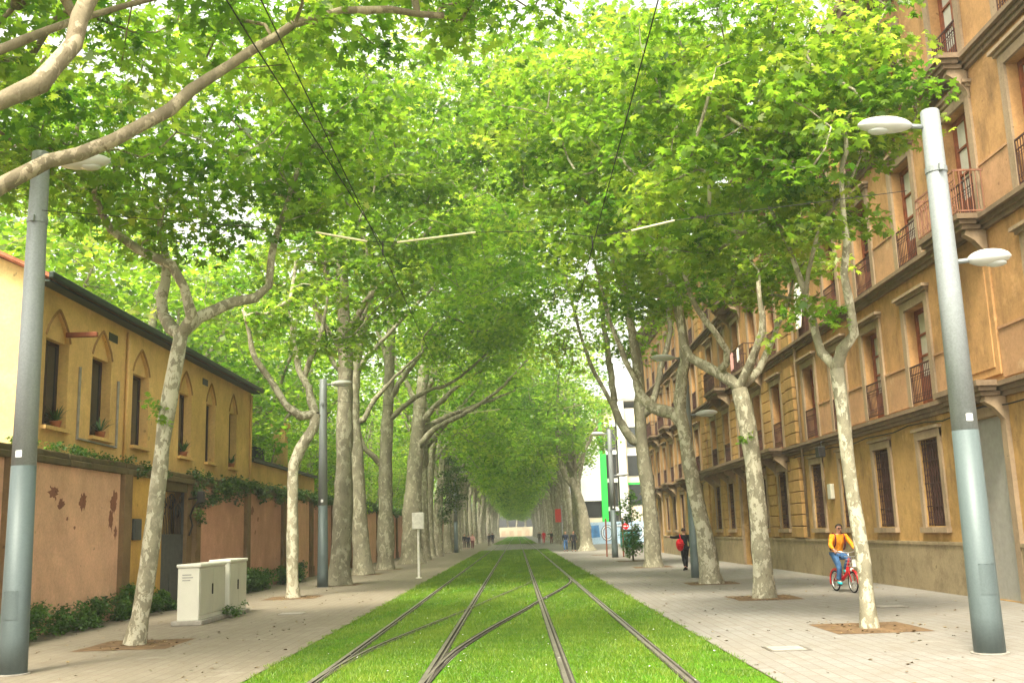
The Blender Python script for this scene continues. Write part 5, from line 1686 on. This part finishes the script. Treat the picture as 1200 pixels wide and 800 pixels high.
def walk(st=.28, swing=.22, **kw):
    J = dict(pel=(0, 0, .95), chest=(0, .03, 1.27), neck=(0, .03, 1.47), head=(0, .06, 1.62))
    for s, sg in (('L', -1), ('R', 1)):
        f = st * sg
        J['hip' + s] = (sg * .095, 0, .90); J['kn' + s] = (sg * .1, f * .55 + .05, .50); J['an' + s] = (sg * .1, f - (.06 if f < 0 else 0), .09 + (.05 if f < 0 else 0)); J['toe' + s] = (sg * .11, f + .12, .035)
        g = -swing * sg
        J['s' + s] = (sg * .185, .03, 1.41); J['el' + s] = (sg * .235, .0 + g * .45, 1.14); J['wr' + s] = (sg * .245, g + .06, .90); J['ha' + s] = (sg * .245, g * 1.15 + .09, .83)
        J['pal' + s] = (0, 1, 0)
    J.update(kw)
    return J


person((7.04, 43.96, 0), R(8), walk(.2, .05, elL=(-.42, .06, 1.36), wrL=(-.62, .1, 1.40), haL=(-.68, .12, 1.41)), 'black_cloth', 'black_cloth', 'black_cloth',
       'person in black walking along the tenement with a red bag on the left shoulder')
q = MB()
bm = bmesh.new(); bmesh.ops.create_uvsphere(bm, u_segments=16, v_segments=10, radius=1)
for v in bm.verts:
    v.co = (6.82 + v.co.x * .17, 43.76 + v.co.y * .13, 1.10 + v.co.z * (.30 if v.co.z < 0 else .22))
q.add_bm(bm); q.tube([(6.86, 43.76, 1.3), (6.84, 43.86, 1.5), (6.88, 44.0, 1.47), (6.87, 44.08, 1.3)], .02, 6)
q.tube([(6.72, 43.6, 1.1), (6.86, 43.57, 1.12), (6.98, 43.6, 1.08)], .018, 6)
tag(q.build('shoulder_bag', 'red_cloth', None, (6.82, 43.74, 1.1), True), 'bulging red shoulder bag carried by the person in black', 'bag')
person((4.2, 90.2, 0), R(175), walk(.2), 'navy_cloth', 'denim', 'black_cloth', 'person in dark top and jeans, left one of the couple right of the lawn', 'hair')
person((4.85, 89.6, 0), R(184), walk(-.22), 'black_cloth', 'black_cloth', 'black_cloth', 'person all in black, right one of the couple right of the lawn')
person((-6.2, 123.4, 0), R(180), walk(.15), 'black_cloth', 'grey_cloth', 'black_cloth', 'person in black, leftmost of the three on the left pavement')
person((-5.72, 122.6, 0), R(178), walk(-.1), 'navy_cloth', 'black_cloth', 'black_cloth', 'person in dark blue, middle of the three on the left pavement', scale=.93)
person((-5.25, 123.2, 0), R(186), walk(.18), 'pink_cloth', 'burgundy', 'black_cloth', 'person in a pale top, rightmost of the three on the left pavement')
person((3.35, 156, 0), R(182), walk(.2), 'grey_cloth', 'grey_cloth', 'black_cloth', 'person in grey-brown walking left of the one in red, far right pavement')
person((3.85, 149.5, 0), R(178), walk(.2), 'red_cloth', 'red_cloth', 'black_cloth', 'person in bright red walking on the far right pavement', scale=1.05)
person((4.95, 150, 0), R(174), walk(.15, elR=(.4, .1, 1.36), wrR=(.62, .15, 1.38), haR=(.69, .16, 1.38)), 'black_cloth', 'burgundy', 'black_cloth', 'person in black with an arm held out, right of the one in red')
person((-3.95, 148, 0), R(3), walk(.15), 'black_cloth', 'grey_cloth', 'black_cloth', 'person in black at the left lawn edge beyond the group of three')
person((-4.1, 178, 0), R(3), walk(.15), 'navy_cloth', 'navy_cloth', 'black_cloth', 'person in dark blue far along the left pavement, beyond the others')
person((-4.9, 205, 0), R(3), walk(-.15), 'black_cloth', 'black_cloth', 'black_cloth', 'most distant person in black on the left pavement')

# ---- cyclist: bicycle heading towards the camera and a little to its right (local +y is forward)
CL, CRZ = (8.52, 27.5, 0), R(-172)
WR = .27
bk = empty('bicycle', CL, 'red city bicycle ridden along the right pavement', 'bicycle', None, CRZ)
for y, sgn in ((.52, 1), (-.50, -1)):
    q = MB(); q.tube([(0, y + (WR - .02) * math.cos(a), WR + (WR - .02) * math.sin(a)) for a in np.linspace(0, 2 * math.pi, 29)], .021, 8, 0, caps=False)
    w = q.build('wheel', 'rubber', bk, smooth=True)
    q = MB(); q.tube([(0, y + (WR - .05) * math.cos(a), WR + (WR - .05) * math.sin(a)) for a in np.linspace(0, 2 * math.pi, 29)], .012, 6, 0, caps=False)
    for a in np.linspace(0, 2 * math.pi, 14, endpoint=False):
        q.tube([(.0, y, WR), (0, y + (WR - .05) * math.cos(a), WR + (WR - .05) * math.sin(a))], .003, 4)
    q.tube([(-.05, y, WR), (.05, y, WR)], .03, 8); q.build('rim', 'chrome', w)
    q = MB(); q.tube([(0, y + (WR + .03) * math.cos(a), WR + (WR + .03) * math.sin(a)) for a in np.linspace(R(-5) if sgn > 0 else R(30), R(140) if sgn > 0 else R(200), 14)], .032, 8)
    q.build('mudguard', 'red_paint', bk, smooth=True)
q = MB(); q.tube([(0, .36, .78), (0, .2, .46), (0, -.05, .33), (0, -.12, .32)], [.035, .045, .05, .05], 10); q.tube([(0, -.1, .32), (0, -.24, .72)], .028, 8)
for k in (-1, 1): q.tube([(k * .02, -.1, .32), (k * .055, -.5, WR)], .016, 8); q.tube([(k * .02, -.2, .6), (k * .055, -.5, WR)], .014, 8)
q.tube([(0, .33, .68), (0, .39, .86)], .035, 10); q.build('frame', 'red_paint', bk, smooth=True)
q = MB()
for k in (-1, 1): q.tube([(k * .05, .52, WR), (k * .055, .42, .56), (k * .03, .385, .64)], .016, 8)
q.build('fork', 'red_paint', bk, smooth=True)
q = MB(); q.tube([(0, .39, .86), (0, .36, 1.0)], .018, 8); q.tube([(-.30, .20, 1.03), (-.2, .3, 1.04), (0, .36, 1.0), (.2, .3, 1.04), (.30, .20, 1.03)], .014, 8)
q.build('handlebar', 'chrome', bk, smooth=True)
q = MB(); q.tube([(0, -.24, .72), (0, -.27, .86)], .017, 8); q.build('seat_post', 'chrome', bk)
q = MB(); q.box(-.1, .1, -.42, -.2, .86, .91, 0, .03); q.box(-.03, .03, -.2, -.1, .87, .905, 0, .015); q.build('saddle', 'black_cloth', bk)
q = MB()
for z in np.linspace(.68, .92, 4):
    w_ = .13 + (z - .68) * .15
    q.tube([(-w_, .47, z), (w_, .47, z), (w_, .70, z), (-w_, .70, z), (-w_, .47, z)], .008, 5)
for x in np.linspace(-.13, .13, 6): q.tube([(x, .70, .68), (x * 1.25, .70, .92)], .005, 4); q.tube([(x, .47, .68), (x, .70, .68)], .005, 4)
q.build('basket', 'chrome', bk)
q = MB(); q.box(-.09, .09, .73, .735, .66, .84, 0, .0); q.build('front_panel', 'cloth_white', bk)
q = MB()
bm = bmesh.new(); bmesh.ops.create_uvsphere(bm, u_segments=10, v_segments=6, radius=.05)
for v in bm.verts: v.co += Vector((0, .5, .58))
q.add_bm(bm); q.build('headlight', 'sticker', bk, smooth=True)
q = MB(); q.tube([(.07, -.1, .32), (.07, -.02, .18)], .012, 6); q.tube([(-.07, -.1, .32), (-.07, -.18, .46)], .012, 6); q.tube([(-.07, -.1, .32), (.07, -.1, .32)], .02, 8)
q.build('crank', 'chrome', bk)
for k, y, z in ((1, -.02, .18), (-1, -.18, .46)):
    q = MB(); q.box(.075 if k > 0 else -.17, .17 if k > 0 else -.075, y - .045, y + .045, z - .012, z + .012); q.build('pedal', 'black_cloth', bk)

J = dict(pel=(0, -.27, .98), chest=(0, -.17, 1.29), neck=(0, -.10, 1.48), head=(0, -.055, 1.62), face=(0, .985, -.17))
for s, sg in (('L', -1), ('R', 1)):
    J['s' + s] = (sg * .19, -.12, 1.42); J['el' + s] = (sg * .31, .02, 1.19); J['wr' + s] = (sg * .285, .165, 1.085); J['ha' + s] = (sg * .275, .225, 1.055); J['pal' + s] = (1, 0, 0)
J.update(hipL=(-.095, -.26, .93), knL=(-.13, .12, .86), anL=(-.12, -.16, .56), toeL=(-.12, -.03, .505), hipR=(.095, -.26, .93), knR=(.13, .06, .63), anR=(.12, -.07, .27), toeR=(.12, .06, .225))
cy = person(CL, CRZ, J, 'orange_cloth', 'denim', 'teal', 'cyclist in an orange jacket, jeans and sunglasses riding the red bicycle')
q = MB()
hd = Vector(J['head']); fw = Vector(J['face'])
for k in (-1, 1): q.tube([hd + fw * .083 + Vector((k * .034, 0, .03)), hd + fw * .092 + Vector((k * .034, 0, .03))], .027, 10)
q.tube([hd + fw * .088 + Vector((-.02, 0, .035)), hd + fw * .09 + Vector((.02, 0, .035))], .006, 6)
for k in (-1, 1): q.tube([hd + fw * .08 + Vector((k * .06, 0, .035)), hd + Vector((k * .086, 0, .03))], .005, 5)
tag(q.build('sunglasses', 'dark', None), 'dark sunglasses worn by the cyclist', 'sunglasses').matrix_world = Matrix.Translation(CL) @ Matrix.Rotation(CRZ, 4, 'Z')
bp = empty('backpack', CL, 'dark backpack on the cyclist, its straps crossing the orange jacket', 'backpack', None, CRZ)
q = MB(); q.box(-.15, .15, -.46, -.29, 1.05, 1.46, 0, .06); q.build('bag', 'black_cloth', bp, smooth=True)
for k in (-1, 1):
    q = MB(); q.tube([(k * .11, -.30, 1.44), (k * .115, -.20, 1.515), (k * .12, -.06, 1.47), (k * .125, -.02, 1.36), (k * .14, -.045, 1.22), (k * .16, -.16, 1.1), (k * .14, -.30, 1.08)], .021, 8)
    q.build('strap', 'burgundy', bp, smooth=True)

rng = np.random.default_rng(31)
n = 420
dx = rng.uniform(LX, RX, n); dy = 9 + 40 * rng.random(n) ** 1.4
leaves('daisies', np.stack([dx, dy, np.full(n, .035)], 1), np.array([0, 0, 1.0]) + rng.standard_normal((n, 3)) * .2, rng.uniform(.014, .03, n), np.full(n, .5), 'sticker', None, rng, LEAF_MID)
tag(bpy.data.objects['daisies'], 'tiny white daisies scattered through the lawn', 'daisies', kind='stuff')

# ------------------------------------------------------------------ the air: far trees pale slightly down the avenue
hz = MB(); hz.box(-60, 60, -30, 500, -1.2, 34)
k = NT('pale_air')
vp = k.n('ShaderNodeVolumePrincipled')
vp.inputs['Color'].default_value = (.86, .92, .90, 1)
vp.inputs['Density'].default_value = 0.0008
vp.inputs['Anisotropy'].default_value = 0.2
k.l(vp.outputs[0], k.out.inputs['Volume'])
M['pale_air'] = k.m
tag(hz.build('haze', 'pale_air'), 'thin pale haze in the air down the avenue', 'haze', kind='stuff')
